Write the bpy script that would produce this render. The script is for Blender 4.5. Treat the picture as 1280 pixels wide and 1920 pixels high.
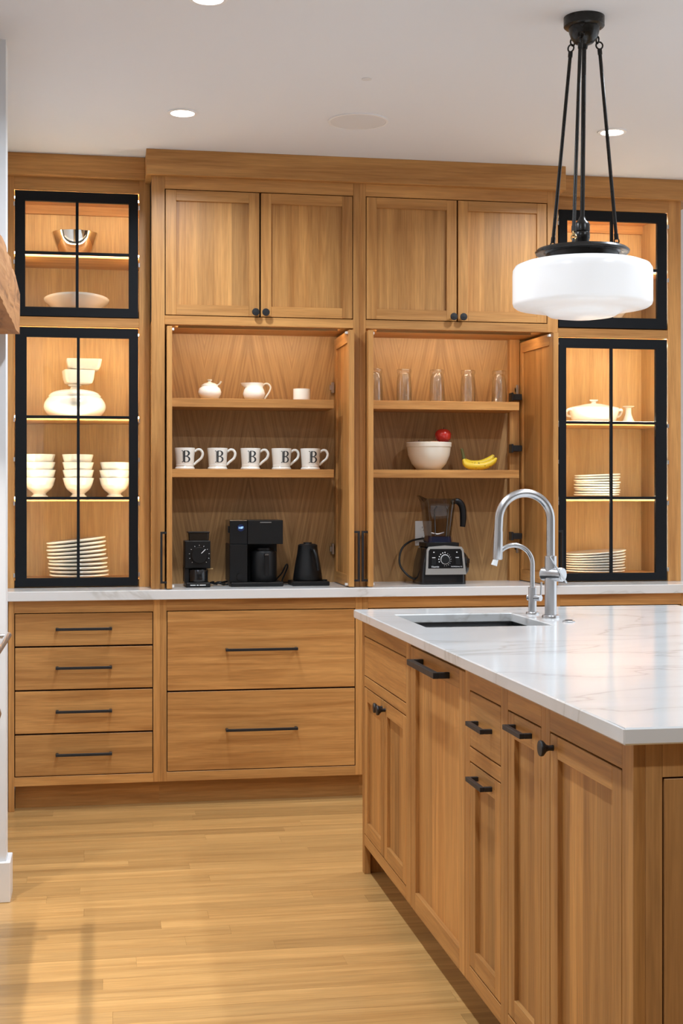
import bpy, bmesh, math, random
from mathutils import Vector, Matrix
random.seed(7)
for o in list(bpy.data.objects): bpy.data.objects.remove(o)
scene = bpy.context.scene
COL = scene.collection
PI = math.pi

# ------------------------------------------------------------------ camera, world, exposure
cam_data = bpy.data.cameras.new('camera')
cam = bpy.data.objects.new('camera', cam_data); COL.objects.link(cam)
cam.location = (0, 0, 1.305)
cam.rotation_euler = (PI/2, 0, -math.radians(9.9))
cam_data.sensor_fit = 'HORIZONTAL'; cam_data.sensor_width = 36
cam_data.lens = 36*2600/1280
cam_data.shift_y = -27/1280
cam_data.clip_start = 0.05
scene.camera = cam

world = bpy.data.worlds.new('world'); scene.world = world
world.use_nodes = True
bg = world.node_tree.nodes.get('Background') or world.node_tree.nodes.new('ShaderNodeBackground')
bg.inputs[0].default_value = (0.86, 0.93, 1.0, 1); bg.inputs[1].default_value = 1.6

vs = scene.view_settings
vs.view_transform = 'Standard'; vs.look = 'None'; vs.gamma = 1; vs.use_curve_mapping = False
vs.exposure = 0.0
cy = scene.cycles
cy.max_bounces = 7; cy.diffuse_bounces = 3; cy.glossy_bounces = 3; cy.transparent_max_bounces = 12
cy.caustics_reflective = False; cy.caustics_refractive = False; cy.adaptive_threshold = 0.02
CAN_POWER = 15.0      # each recessed ceiling can
LED_STRENGTH = 45.0    # cabinet light strips

# ------------------------------------------------------------------ materials
def new_mat(name):
    m = bpy.data.materials.new(name); m.use_nodes = True
    nt = m.node_tree
    return m, nt, nt.nodes['Principled BSDF']
def N(nt, t, **kw):
    n = nt.nodes.new(t)
    for k, v in kw.items(): setattr(n, k, v)
    return n
def plain(name, col, rough=0.5, metal=0.0, coat=0.0, spec=0.5):
    m, nt, p = new_mat(name)
    p.inputs['Base Color'].default_value = (*col, 1)
    p.inputs['Roughness'].default_value = rough
    p.inputs['Metallic'].default_value = metal
    p.inputs['Coat Weight'].default_value = coat
    p.inputs['Specular IOR Level'].default_value = spec
    # faint procedural unevenness so that no surface is perfectly flat in tone
    tc = N(nt, 'ShaderNodeTexCoord'); nz = N(nt, 'ShaderNodeTexNoise')
    nz.inputs['Scale'].default_value = 35; nt.links.new(tc.outputs['Object'], nz.inputs['Vector'])
    mr = N(nt, 'ShaderNodeMapRange'); amp = 0.01 if metal > 0.5 else 0.04; mr.inputs[3].default_value = max(rough-amp, 0.02); mr.inputs[4].default_value = min(rough+amp, 1)
    nt.links.new(nz.outputs[0], mr.inputs[0]); nt.links.new(mr.outputs[0], p.inputs['Roughness'])
    return m
def emis(name, col, s):
    m, nt, p = new_mat(name)
    p.inputs['Base Color'].default_value = (*col, 1)
    p.inputs['Emission Color'].default_value = (*col, 1); p.inputs['Emission Strength'].default_value = s
    return m
def math_node(nt, op, a, b=None):
    n = N(nt, 'ShaderNodeMath', operation=op)
    for i, v in enumerate((a, b)):
        if v is None: continue
        if isinstance(v, (int, float)): n.inputs[i].default_value = v
        else: nt.links.new(v, n.inputs[i])
    return n.outputs[0]
def oak(name, axis, light=(0.62, 0.312, 0.098), dark=(0.37, 0.155, 0.039), boards=0.0, rough=0.42, veneer=False, vary=0.24, coat=0.0):
    """Oak with the grain along one axis; boards > 0 tints glued-up strips of that width; veneer = book-matched leaves."""
    m, nt, p = new_mat(name); L = nt.links
    tc = N(nt, 'ShaderNodeTexCoord'); oi = N(nt, 'ShaderNodeObjectInfo')
    rv = N(nt, 'ShaderNodeVectorMath', operation='SCALE'); rv.inputs[0].default_value = (3.7, 2.3, 5.1)
    L.new(oi.outputs['Random'], rv.inputs['Scale'])
    add = N(nt, 'ShaderNodeVectorMath', operation='ADD'); L.new(tc.outputs['Object'], add.inputs[0]); L.new(rv.outputs[0], add.inputs[1])
    src = tc.outputs['Object'] if veneer else add.outputs[0]
    sep = N(nt, 'ShaderNodeSeparateXYZ'); L.new(src, sep.inputs[0])
    i = 'xyz'.index(axis)
    cross = sep.outputs[1 if axis == 'x' and boards < 0 else {'x': 2, 'y': 0, 'z': 0}[axis]]
    along = sep.outputs[i]
    if axis == 'z' and not veneer: cross = math_node(nt, 'ADD', sep.outputs[0], sep.outputs[1])
    if veneer:
        pp = math_node(nt, 'PINGPONG', cross, 0.2)
        cc = math_node(nt, 'ADD', math_node(nt, 'MULTIPLY', pp, 1.0), math_node(nt, 'MULTIPLY', along, 0.19))
        cv = N(nt, 'ShaderNodeCombineXYZ'); L.new(cc, cv.inputs[0]); L.new(math_node(nt, 'MULTIPLY', along, 0.03), cv.inputs[2])
        base_vec = cv.outputs[0]; mp_scale = (1, 1, 1)
    else:
        base_vec = add.outputs[0]; mp_scale = tuple(0.045 if k == i else 1.0 for k in range(3))
    mp = N(nt, 'ShaderNodeMapping'); mp.inputs['Scale'].default_value = mp_scale; L.new(base_vec, mp.inputs['Vector'])
    n1 = N(nt, 'ShaderNodeTexNoise'); n1.inputs['Scale'].default_value = 85 if veneer else 26; n1.inputs['Detail'].default_value = 5
    n1.inputs['Roughness'].default_value = 0.6; n1.inputs['Distortion'].default_value = 0.25 if veneer else 0.7
    L.new(mp.outputs[0], n1.inputs['Vector'])
    n2 = N(nt, 'ShaderNodeTexNoise'); n2.inputs['Scale'].default_value = 210; n2.inputs['Detail'].default_value = 3
    L.new(mp.outputs[0], n2.inputs['Vector'])
    ramp = N(nt, 'ShaderNodeValToRGB'); ramp.color_ramp.elements[0].position = 0.28; ramp.color_ramp.elements[1].position = 0.68
    ramp.color_ramp.elements[0].color = (*dark, 1); ramp.color_ramp.elements[1].color = (*light, 1)
    L.new(n1.outputs[0], ramp.inputs[0])
    mr = N(nt, 'ShaderNodeMapRange'); mr.inputs[1].default_value = 0.3; mr.inputs[2].default_value = 0.7; mr.inputs[3].default_value = 0.84; mr.inputs[4].default_value = 1.06
    L.new(n2.outputs[0], mr.inputs[0])
    val = mr.outputs[0]
    rnd = math_node(nt, 'ADD', math_node(nt, 'MULTIPLY', oi.outputs['Random'], vary), 1 - vary*0.5)
    val = math_node(nt, 'MULTIPLY', val, rnd)
    if boards:
        b = math_node(nt, 'FLOOR', math_node(nt, 'DIVIDE', cross, abs(boards)))
        wn = N(nt, 'ShaderNodeTexWhiteNoise', noise_dimensions='1D'); L.new(b, wn.inputs['W'])
        val = math_node(nt, 'MULTIPLY', val, math_node(nt, 'ADD', math_node(nt, 'MULTIPLY', wn.outputs[0], 0.36), 0.80))
    vm = N(nt, 'ShaderNodeVectorMath', operation='SCALE'); L.new(ramp.outputs[0], vm.inputs[0]); L.new(val, vm.inputs['Scale'])
    L.new(vm.outputs[0], p.inputs['Base Color'])
    p.inputs['Roughness'].default_value = rough; p.inputs['Coat Weight'].default_value = coat; p.inputs['Coat Roughness'].default_value = 0.12
    p.inputs['Specular IOR Level'].default_value = 0.4
    bp = N(nt, 'ShaderNodeBump'); bp.inputs['Strength'].default_value = 0.06; bp.inputs['Distance'].default_value = 0.002
    L.new(n2.outputs[0], bp.inputs['Height']); L.new(bp.outputs[0], p.inputs['Normal'])
    return m
OX, OY, OZ = oak('oak_grain_x', 'x'), oak('oak_grain_y', 'y'), oak('oak_grain_z', 'z')
OPANEL = oak('oak_glued_panel', 'z', boards=0.075)
OBACK = oak('oak_veneer_bookmatched', 'z', light=(0.52, 0.295, 0.115), dark=(0.30, 0.15, 0.055), veneer=True, vary=0.0)
OTOWER = oak('oak_display_back', 'z', light=(0.62, 0.405, 0.18), dark=(0.47, 0.285, 0.115))
OPLANK = oak('oak_floor_plank', 'x', light=(0.62, 0.360, 0.132), dark=(0.43, 0.228, 0.074), rough=0.30, vary=0.34, coat=0.25)
OFIELD = oak('oak_floor_field', 'x', light=(0.62, 0.360, 0.132), dark=(0.43, 0.228, 0.074), rough=0.30, boards=-0.083, coat=0.25)
OEND = oak('oak_end_shade', 'z', light=(0.56, 0.285, 0.10), dark=(0.38, 0.17, 0.05))  # oak made darker: shade on the island's near end put into the colour
CARC = plain('cabinet_gap_shade', (0.03, 0.018, 0.010), 0.8)  # near black, so shade in the gaps round doors and drawers is painted in
WHITE = plain('white_paint', (0.80, 0.81, 0.83), 0.6)
CEIL = plain('ceiling_paint', (0.775, 0.80, 0.85), 0.8)
TRIMW = plain('white_trim', (0.84, 0.85, 0.87), 0.35)
BLACK = plain('black_painted_metal', (0.010, 0.011, 0.013), 0.42)
DOORBLK = plain('black_door_frame', (0.005, 0.006, 0.008), 0.6, spec=0.2)
APPBLK = plain('matte_black_appliance', (0.006, 0.006, 0.0065), 0.42, spec=0.3)
GLOSSBLK = plain('gloss_black', (0.008, 0.008, 0.009), 0.12)
BRONZE = plain('dark_bronze', (0.014, 0.013, 0.012), 0.28, metal=0.3)
CERAM = plain('white_ceramic', (0.82, 0.79, 0.72), 0.18, coat=0.3)
CREAM = plain('cream_ceramic', (0.80, 0.73, 0.62), 0.25, coat=0.2)
INK = plain('black_print', (0.02, 0.025, 0.03), 0.5)
LETTER = plain('white_print', (0.75, 0.75, 0.75), 0.5)
STEEL = plain('brushed_steel', (0.52, 0.52, 0.53), 0.28, metal=1.0)
DSTEEL = plain('dark_sink_steel', (0.12, 0.125, 0.13), 0.35, metal=1.0)
CHROME = plain('polished_metal', (0.78, 0.76, 0.72), 0.06, metal=1.0)
BRASS = plain('warm_brass', (0.6, 0.42, 0.2), 0.3, metal=1.0)
PLASTICW = plain('white_plastic', (0.80, 0.80, 0.79), 0.35)
ENAMEL = plain('white_enamel', (0.80, 0.80, 0.80), 0.2)
SPEAKER = plain('speaker_grille', (0.70, 0.70, 0.715), 0.8)
SILVER = plain('silver_panel', (0.60, 0.59, 0.57), 0.3, metal=0.9)
RUBBER = plain('black_rubber', (0.01, 0.01, 0.01), 0.55)
REDFRUIT = plain('red_apple_skin', (0.55, 0.03, 0.02), 0.25, coat=0.3)
PEACH = plain('orange_fruit_skin', (0.55, 0.18, 0.08), 0.4)
STALK = plain('brown_stalk', (0.05, 0.035, 0.015), 0.7)
LENS = emis('can_lens', (1, 0.98, 0.95), 14)
LED = emis('warm_led', (1.0, 0.87, 0.64), LED_STRENGTH)
LEDBAY = emis('warm_bay_led', (1.0, 0.86, 0.64), 62)
CLOCK = emis('clock_digits', (0.35, 0.6, 1.0), 2.5)
def rustic():
    m, nt, p = new_mat('rustic_timber'); L = nt.links
    tc = N(nt, 'ShaderNodeTexCoord'); mp = N(nt, 'ShaderNodeMapping'); mp.inputs['Scale'].default_value = (5, 0.9, 5)
    L.new(tc.outputs['Object'], mp.inputs[0])
    n = N(nt, 'ShaderNodeTexNoise'); n.inputs['Scale'].default_value = 4; n.inputs['Detail'].default_value = 7; n.inputs['Distortion'].default_value = 1.2
    L.new(mp.outputs[0], n.inputs['Vector'])
    r = N(nt, 'ShaderNodeValToRGB'); e = r.color_ramp.elements
    e[0].position = 0.25; e[0].color = (0.10, 0.045, 0.018, 1); e[1].position = 0.62; e[1].color = (0.50, 0.24, 0.09, 1)
    k = e.new(0.42); k.color = (0.40, 0.18, 0.065, 1)
    L.new(n.outputs[0], r.inputs[0]); L.new(r.outputs[0], p.inputs['Base Color']); p.inputs['Roughness'].default_value = 0.7
    b = N(nt, 'ShaderNodeBump'); b.inputs['Strength'].default_value = 0.5; b.inputs['Distance'].default_value = 0.01
    L.new(n.outputs[0], b.inputs['Height']); L.new(b.outputs[0], p.inputs['Normal'])
    return m
RUSTIC = rustic()
def marble():
    m, nt, p = new_mat('white_quartzite'); L = nt.links
    tc = N(nt, 'ShaderNodeTexCoord'); mp = N(nt, 'ShaderNodeMapping')
    mp.inputs['Rotation'].default_value = (0, 0, 0.9); mp.inputs['Scale'].default_value = (1, 2.6, 1.6)
    L.new(tc.outputs['Object'], mp.inputs[0])
    n = N(nt, 'ShaderNodeTexNoise'); n.inputs['Scale'].default_value = 0.9; n.inputs['Detail'].default_value = 6; n.inputs['Roughness'].default_value = 0.5; n.inputs['Distortion'].default_value = 0.9
    L.new(mp.outputs[0], n.inputs['Vector'])
    v = math_node(nt, 'ABSOLUTE', math_node(nt, 'SUBTRACT', n.outputs[0], 0.5))
    r = N(nt, 'ShaderNodeValToRGB'); e = r.color_ramp.elements
    e[0].position = 0.0; e[0].color = (0.60, 0.585, 0.56, 1); e[1].position = 0.010; e[1].color = (0.715, 0.71, 0.70, 1)
    k = e.new(0.08); k.color = (0.755, 0.75, 0.745, 1)
    L.new(v, r.inputs[0]); L.new(r.outputs[0], p.inputs['Base Color'])
    p.inputs['Roughness'].default_value = 0.13; p.inputs['Specular IOR Level'].default_value = 0.55
    return m
MARBLE = marble()
def banana_mat():
    m, nt, p = new_mat('banana_skin'); L = nt.links
    tc = N(nt, 'ShaderNodeTexCoord'); n = N(nt, 'ShaderNodeTexNoise'); n.inputs['Scale'].default_value = 70; n.inputs['Detail'].default_value = 4
    L.new(tc.outputs['Object'], n.inputs['Vector'])
    r = N(nt, 'ShaderNodeValToRGB'); e = r.color_ramp.elements
    e[0].position = 0.30; e[0].color = (0.12, 0.06, 0.01, 1); e[1].position = 0.38; e[1].color = (0.78, 0.52, 0.03, 1)
    L.new(n.outputs[0], r.inputs[0]); L.new(r.outputs[0], p.inputs['Base Color']); p.inputs['Roughness'].default_value = 0.45
    return m
BANANA = banana_mat()
def thin_glass(name, tint=(1, 1, 1), gloss=1.0):
    m = bpy.data.materials.new(name); m.use_nodes = True; nt = m.node_tree; nt.nodes.clear(); L = nt.links
    out = N(nt, 'ShaderNodeOutputMaterial'); mix = N(nt, 'ShaderNodeMixShader'); tr = N(nt, 'ShaderNodeBsdfTransparent'); gl = N(nt, 'ShaderNodeBsdfGlossy')
    tr.inputs[0].default_value = (*tint, 1); gl.inputs['Roughness'].default_value = 0.02
    lw = N(nt, 'ShaderNodeLayerWeight'); lw.inputs[0].default_value = 0.5          # same reflectance seen from either side of the wall
    fr = math_node(nt, 'ADD', math_node(nt, 'MULTIPLY', math_node(nt, 'POWER', lw.outputs['Facing'], 4.0), 0.7), 0.04)
    L.new(math_node(nt, 'MULTIPLY', fr, gloss), mix.inputs[0]); L.new(tr.outputs[0], mix.inputs[1]); L.new(gl.outputs[0], mix.inputs[2]); L.new(mix.outputs[0], out.inputs[0])
    return m
PANE = thin_glass('door_glass', (0.98, 0.985, 0.98), 0.55)
SMOKE = thin_glass('smoky_plastic', (0.55, 0.52, 0.50), 1.5)
TUMBLER = thin_glass('clear_glass', (0.97, 0.98, 0.97), 2.6)
def shade_mat():
    m, nt, p = new_mat('opal_glass')
    p.inputs['Base Color'].default_value = (0.86, 0.86, 0.87, 1); p.inputs['Roughness'].default_value = 0.22
    p.inputs['Emission Color'].default_value = (1, 0.985, 0.97, 1); p.inputs['Emission Strength'].default_value = 0.2
    return m
OPAL = shade_mat()

# ------------------------------------------------------------------ geometry helpers
class G:
    def __init__(s): s.v = []; s.f = []; s.smooth = False
    def add(s, vs, fs):
        k = len(s.v); s.v += [tuple(q) for q in vs]; s.f += [tuple(i+k for i in q) for q in fs]; return s
    def box(s, x0, x1, y0, y1, z0, z1):
        vs = [(x, y, z) for z in (z0, z1) for y in (y0, y1) for x in (x0, x1)]
        return s.add(vs, [(0,2,3,1),(4,5,7,6),(0,1,5,4),(2,6,7,3),(0,4,6,2),(1,3,7,5)])
    def lathe(s, prof, c=(0,0,0), n=32, axis='z', rot=None):
        """prof: (radius, height) pairs, end to end"""
        s.smooth = True; vs = []; fs = []; m = len(prof)
        for (r, h) in prof:
            for k in range(n):
                a = 2*PI*k/n; p = Vector((max(r, 1e-5)*math.cos(a), max(r, 1e-5)*math.sin(a), h))
                if axis == 'x': p = Vector((p.z, p.x, p.y))
                if axis == 'y': p = Vector((p.x, p.z, p.y))
                if rot is not None: p = rot @ p
                vs.append(p+Vector(c))
        for j in range(m-1):
            for k in range(n):
                fs.append((j*n+k, j*n+(k+1) % n, (j+1)*n+(k+1) % n, (j+1)*n+k))
        if prof[0][0] > 1e-4 : fs.append(tuple(range(n)))
        if prof[-1][0] > 1e-4: fs.append(tuple((m-1)*n+k for k in range(n)))
        return s.add(vs, fs)
    def lathe_open(s, prof, **k):
        nf = len(s.f); s.lathe(prof, **k)
        s.f = s.f[:nf]+[q for q in s.f[nf:] if len(q) == 4]; return s
    def tube(s, pts, r, n=12, caps=True):
        s.smooth = True; pts = [Vector(p) for p in pts]; m = len(pts); vs = []; fs = []
        rr = r if isinstance(r, (list, tuple)) else [r]*m
        up = None
        for i in range(m):
            t = (pts[min(i+1, m-1)]-pts[max(i-1, 0)]).normalized()
            if up is None: up = Vector((0, 0, 1)) if abs(t.z) < 0.9 else Vector((1, 0, 0))
            a = t.cross(up).normalized(); up = a.cross(t).normalized()
            for k in range(n):
                w = 2*PI*k/n; vs.append(pts[i]+(a*math.cos(w)+up*math.sin(w))*rr[i])
        for j in range(m-1):
            for k in range(n): fs.append((j*n+k, j*n+(k+1) % n, (j+1)*n+(k+1) % n, (j+1)*n+k))
        if caps: fs += [tuple(range(n)), tuple((m-1)*n+k for k in range(n))]
        return s.add(vs, fs)
    def ctube(s, pts, r, n=12, sub=5):
        m = len(pts); rr = r if isinstance(r, (list, tuple)) else [r]*m
        cp = curve(pts, sub); ri = []
        for k in range(len(cp)):
            f = k/sub; i = min(int(f), m-2); ri.append(rr[i]+(rr[i+1]-rr[i])*(f-i))
        return s.tube(cp, ri, n)
    def loft(s, secs, caps=True):
        n = len(secs[0]); vs = [p for q in secs for p in q]; fs = []
        for j in range(len(secs)-1):
            for k in range(n): fs.append((j*n+k, j*n+(k+1) % n, (j+1)*n+(k+1) % n, (j+1)*n+k))
        if caps: fs += [tuple(range(n)), tuple((len(secs)-1)*n+k for k in range(n))]
        return s.add(vs, fs)
    def prism(s, poly, fn, d0, d1):
        """poly of (a,b); fn(a,b,d) -> world point"""
        return s.loft([[fn(a, b, d0) for a, b in poly], [fn(a, b, d1) for a, b in poly]])
def curve(pts, n=6):
    """Catmull-Rom through the given points"""
    P = [Vector(p) for p in pts]; P = [P[0]*2-P[1]]+P+[P[-1]*2-P[-2]]; out = []
    for i in range(1, len(P)-2):
        a, b, c, d = P[i-1:i+3]
        for k in range(n):
            t = k/n; out.append(0.5*((2*b)+(c-a)*t+(2*a-5*b+4*c-d)*t*t+(3*b-a-3*c+d)*t**3))
    return out+[P[-2]]
def rsq(hw, hd, r, z, cx=0, cy=0, n=5):
    pts = []
    for (sx, sy, a0) in ((1, 1, 0), (-1, 1, PI/2), (-1, -1, PI), (1, -1, 1.5*PI)):
        for k in range(n+1):
            a = a0+PI/2*k/n; pts.append((cx+sx*(hw-r)+r*math.cos(a), cy+sy*(hd-r)+r*math.sin(a), z))
    return pts
def mesh(name, g, mat, bevel=0.0, off=(0, 0, 0), smooth=None):
    me = bpy.data.meshes.new(name)
    o = Vector(off)
    me.from_pydata([tuple(Vector(p)-o) for p in g.v], [], g.f)
    bm = bmesh.new(); bm.from_mesh(me)
    bmesh.ops.recalc_face_normals(bm, faces=bm.faces)
    if bevel: bmesh.ops.bevel(bm, geom=bm.edges[:], offset=bevel, segments=1, affect='EDGES', clamp_overlap=True)
    bm.to_mesh(me); bm.free()
    if g.smooth if smooth is None else smooth:
        me.polygons.foreach_set('use_smooth', [True]*len(me.polygons)); me.set_sharp_from_angle(angle=math.radians(38))
    me.materials.append(mat); me.update()
    return me
def obj(name, g, mat, parent=None, bevel=0.0, loc=None, label=None, smooth=None):
    """links one mesh object; g is in world coordinates, the origin goes to loc (or the parent's origin)"""
    w = origin(parent) if parent is not None else Vector(loc or (0, 0, 0))
    ob = bpy.data.objects.new(name, mesh(name, g, mat, bevel, w, smooth)); COL.objects.link(ob)
    if parent is not None: ob.parent = parent
    else: ob.location = w
    if label: ob['label'] = label
    return ob
def origin(o):
    v = Vector((0, 0, 0))
    while o is not None: v += o.location; o = o.parent
    return v
def tag(o, label, cat, group=None):
    o['label'] = label; o['category'] = cat
    if group: o['group'] = group
    return o
def thing(name, label, cat, loc, group=None):
    o = bpy.data.objects.new(name, None); COL.objects.link(o); o.location = loc; o.empty_display_size = 0.05
    return tag(o, label, cat, group)
def struct(name, g, mat, bevel=0.0, loc=None):
    o = obj(name, g, mat, None, bevel, loc); o['kind'] = 'structure'; return o
def copy_tree(o, parent=None):
    c = o.copy(); COL.objects.link(c); c.parent = parent
    for ch in list(o.children): copy_tree(ch, c)
    return c
def text_geo(body, size, fn, extr=0.0004):
    """flat lettering: built-in font outlines turned into geometry, mapped by fn(a,b,d)"""
    cu = bpy.data.curves.new('lettering', 'FONT'); cu.body = body; cu.size = size; cu.align_x = 'CENTER'; cu.align_y = 'CENTER'
    t = bpy.data.objects.new('lettering', cu); COL.objects.link(t)
    dg = bpy.context.evaluated_depsgraph_get(); me = t.evaluated_get(dg).to_mesh()
    g = G(); g.add([fn(v.co.x, v.co.y, extr) for v in me.vertices], [tuple(p.vertices) for p in me.polygons])
    bpy.data.objects.remove(t); bpy.data.curves.remove(cu)
    return g
ORD = ['first', 'second', 'third', 'fourth', 'fifth', 'sixth', 'seventh', 'eighth', 'ninth', 'tenth', 'eleventh']

# ------------------------------------------------------------------ the setting
CEIL_Z = 2.785
floor = struct('floor', G().box(-1.2, 5.0, -3.0, 6.55, -0.06, -0.012), OFIELD)
fld = obj('floor_field', G().box(1.25, 5.0, -3.0, 6.55, -0.012, 0.0).box(-1.2, 1.25, -3.0, 2.405, -0.012, 0), OFIELD, floor)
PW = 0.0826; y = 2.41; row = 0
while y < 6.0:
    x = -1.2+random.uniform(-0.9, 0)
    while x < 1.25:
        ln = random.uniform(0.7, 2.1); x0, x1 = max(x, -1.2), min(x+ln, 1.25)
        if x1-x0 > 0.03:
            g = G().box(x0+0.0002, x1-0.0002, y+0.0002, min(y+PW, 6.0)-0.0002, -0.012, random.uniform(-0.0003, 0.0))
            obj('plank', g, OPLANK, floor)
        x += ln
    y += PW; row += 1
struct('ceiling', G().box(-1.2, 5.0, -3.0, 6.55, CEIL_Z, CEIL_Z+0.05), CEIL)
struct('wall_back', G().box(-1.2, 5.0, 6.50, 6.55, 0, CEIL_Z), WHITE)
struct('wall_right', G().box(4.95, 5.0, -3.0, 1.8, 0, CEIL_Z), WHITE)  # unseen wall, stopped short so added fill light enters from the side
struct('wall_rear', G().box(-1.06, 5.0, -3.05, -3.0, 0, CEIL_Z), WHITE)
struct('wall_left', G().box(-1.06, -1.0, -3.0, 4.60, 0, CEIL_Z), WHITE)
struct('wall_wing', G().box(-1.06, -0.298, 4.60, 4.70, 0, CEIL_Z).box(-1.06, -0.40, 4.70, 6.50, 0, CEIL_Z), WHITE)
struct('baseboard_left', G().box(-0.9, -0.283, 4.585, 4.60, 0, 0.13).box(-0.298, -0.283, 4.60, 4.70, 0, 0.13).box(-0.40, -0.283, 4.70, 4.715, 0, 0.13), TRIMW, bevel=0.002)
# crown boards
struct('trim_1', G().box(-0.40, 0.196, 6.09, 6.50, 2.690, CEIL_Z), OX, bevel=0.0015)
struct('trim_2', G().box(0.196, 2.052, 5.93, 6.50, 2.677, CEIL_Z), OX, bevel=0.0015)
struct('trim_3', G().box(2.052, 2.76, 6.09, 6.50, 2.690, CEIL_Z), OX, bevel=0.0015)

# ------------------------------------------------------------------ face mapping for doors and drawers
def mapY(face): return lambda a, d, b: (a, face-d, b)          # face looks towards -Y (the camera)
def mapX(face): return lambda a, d, b: (face-d, a, b)          # face looks towards -X (the aisle)
def gbox(M, a0, a1, d0, d1, b0, b1, g=None):
    g = g or G(); p, q = M(a0, d0, b0), M(a1, d1, b1)
    return g.box(min(p[0], q[0]), max(p[0], q[0]), min(p[1], q[1]), max(p[1], q[1]), min(p[2], q[2]), max(p[2], q[2]))
def shaker(root, M, a0, a1, b0, b1, horiz, name='door', fw=0.045, th=0.022, gap=0.0035, inset=0.010, panel=None, vert=None, top=None):
    """inset shaker door: the door mesh is its two stiles; rails and panel are sub-parts"""
    vert = vert or OZ; top = top or fw
    a0 += gap; a1 -= gap; b0 += gap; b1 -= gap
    d = obj(name, gbox(M, a0+fw, a1-fw, -th+0.002, -inset, b0+fw, b1-top), panel or OPANEL, root)
    obj('stile', gbox(M, a0, a0+fw, -th, 0, b0, b1), vert, d, bevel=0.0012)
    obj('stile', gbox(M, a1-fw, a1, -th, 0, b0, b1), vert, d, bevel=0.0012)
    obj('rail', gbox(M, a0+fw, a1-fw, -th, 0, b1-top, b1), horiz, d, bevel=0.0008)
    obj('rail', gbox(M, a0+fw, a1-fw, -th, 0, b0, b0+fw), horiz, d, bevel=0.0008)
    return d
def slab(root, M, a0, a1, b0, b1, horiz, gap=0.0035, th=0.022, name='drawer'):
    return obj(name, gbox(M, a0+gap, a1-gap, -th, 0, b0+gap, b1-gap), horiz, root, bevel=0.0012)
def pull(parent, M, a0, a1, b, proj=0.03, t=0.011, vertical=False, name='handle'):
    g = G()
    if vertical:   # a0..a1 are heights, b the horizontal position
        gbox(M, b-t/2, b+t/2, proj-t, proj, a0, a1, g); gbox(M, b-t/2, b+t/2, 0, proj-t, a0, a0+t, g); gbox(M, b-t/2, b+t/2, 0, proj-t, a1-t, a1, g)
    else:
        gbox(M, a0, a1, proj-t, proj, b-t/2, b+t/2, g); gbox(M, a0, a0+t, 0, proj-t, b-t/2, b+t/2, g); gbox(M, a1-t, a1, 0, proj-t, b-t/2, b+t/2, g)
    return obj(name, g, BLACK, parent, bevel=0.0008)
def knob(parent, M, a, b, axis):
    prof = [(0.006, 0.0), (0.0055, 0.010), (0.0075, 0.015), (0.0155, 0.022), (0.0165, 0.026), (0.0155, 0.029), (0.0, 0.030)]
    g = G(); c = M(a, 0, b)
    if axis == 'y': g.lathe([(r, -h) for r, h in prof], c, 20, 'y')
    else: g.lathe([(r, -h) for r, h in prof], c, 20, 'x')
    return obj('knob', g, BLACK, parent)

# ------------------------------------------------------------------ base cabinets along the back wall
FB = 5.905
MB = mapY(FB)
def base_cabinet(label, x0, x1, o0, o1, cuts, hx, hlen, leg=None):
    t = thing('base_cabinet', label, 'cabinet', ((x0+x1)/2, FB, 0), 'oak base cabinets along the back wall')
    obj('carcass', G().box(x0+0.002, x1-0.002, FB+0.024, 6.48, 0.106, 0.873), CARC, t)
    obj('stile', gbox(MB, x0, o0, -0.022, 0, 0.0 if leg == 'l' else 0.104, 0.875), OZ, t, bevel=0.001)
    obj('stile', gbox(MB, o1, x1, -0.022, 0, 0.0 if leg == 'r' else 0.104, 0.875), OZ, t, bevel=0.001)
    obj('rail', gbox(MB, o0, o1, -0.022, 0, cuts[0], 0.875), OX, t, bevel=0.001)
    obj('rail', gbox(MB, o0, o1, -0.022, 0, 0.104, cuts[-1]), OX, t, bevel=0.001)
    obj('toe_kick', G().box(o0 if leg == 'l' else x0, o1 if leg == 'r' else x1, 5.975, 5.99, 0, 0.106), OX, t)
    for b1, b0 in zip(cuts[:-1], cuts[1:]):
        d = slab(t, MB, o0, o1, b0, b1, OX)
        pull(d, MB, hx-hlen/2, hx+hlen/2, (b0+b1)/2+0.003, proj=0.034)
    return t
A_CUTS, B_CUTS = (0.824, 0.683, 0.501, 0.319, 0.142), (0.826, 0.484, 0.144)
base_cabinet('narrow oak base cabinet with four drawers, standing at the left end beside the white wall', -0.372, 0.252, -0.348, 0.224, A_CUTS, -0.063, 0.231, 'l')
base_cabinet('wide oak base cabinet with two deep drawers below the mugs and coffee maker', 0.252, 1.12, 0.280, 1.092, B_CUTS, 0.683, 0.308)
base_cabinet('wide oak base cabinet mostly hidden behind the island, below the blender', 1.12, 1.988, 1.148, 1.960, B_CUTS, 1.554, 0.308)
base_cabinet('oak base cabinet at the right end, its top rail showing above the island', 1.988, 2.612, 2.016, 2.588, A_CUTS, 2.302, 0.231, 'r')
tag(obj('countertop', G().box(-0.395, 2.70, 5.88, 6.495, 0.875, 0.915), MARBLE, loc=(1.15, 6.18, 0.875), bevel=0.002), 'long white stone countertop running along the back wall on the drawers', 'countertop')

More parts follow.
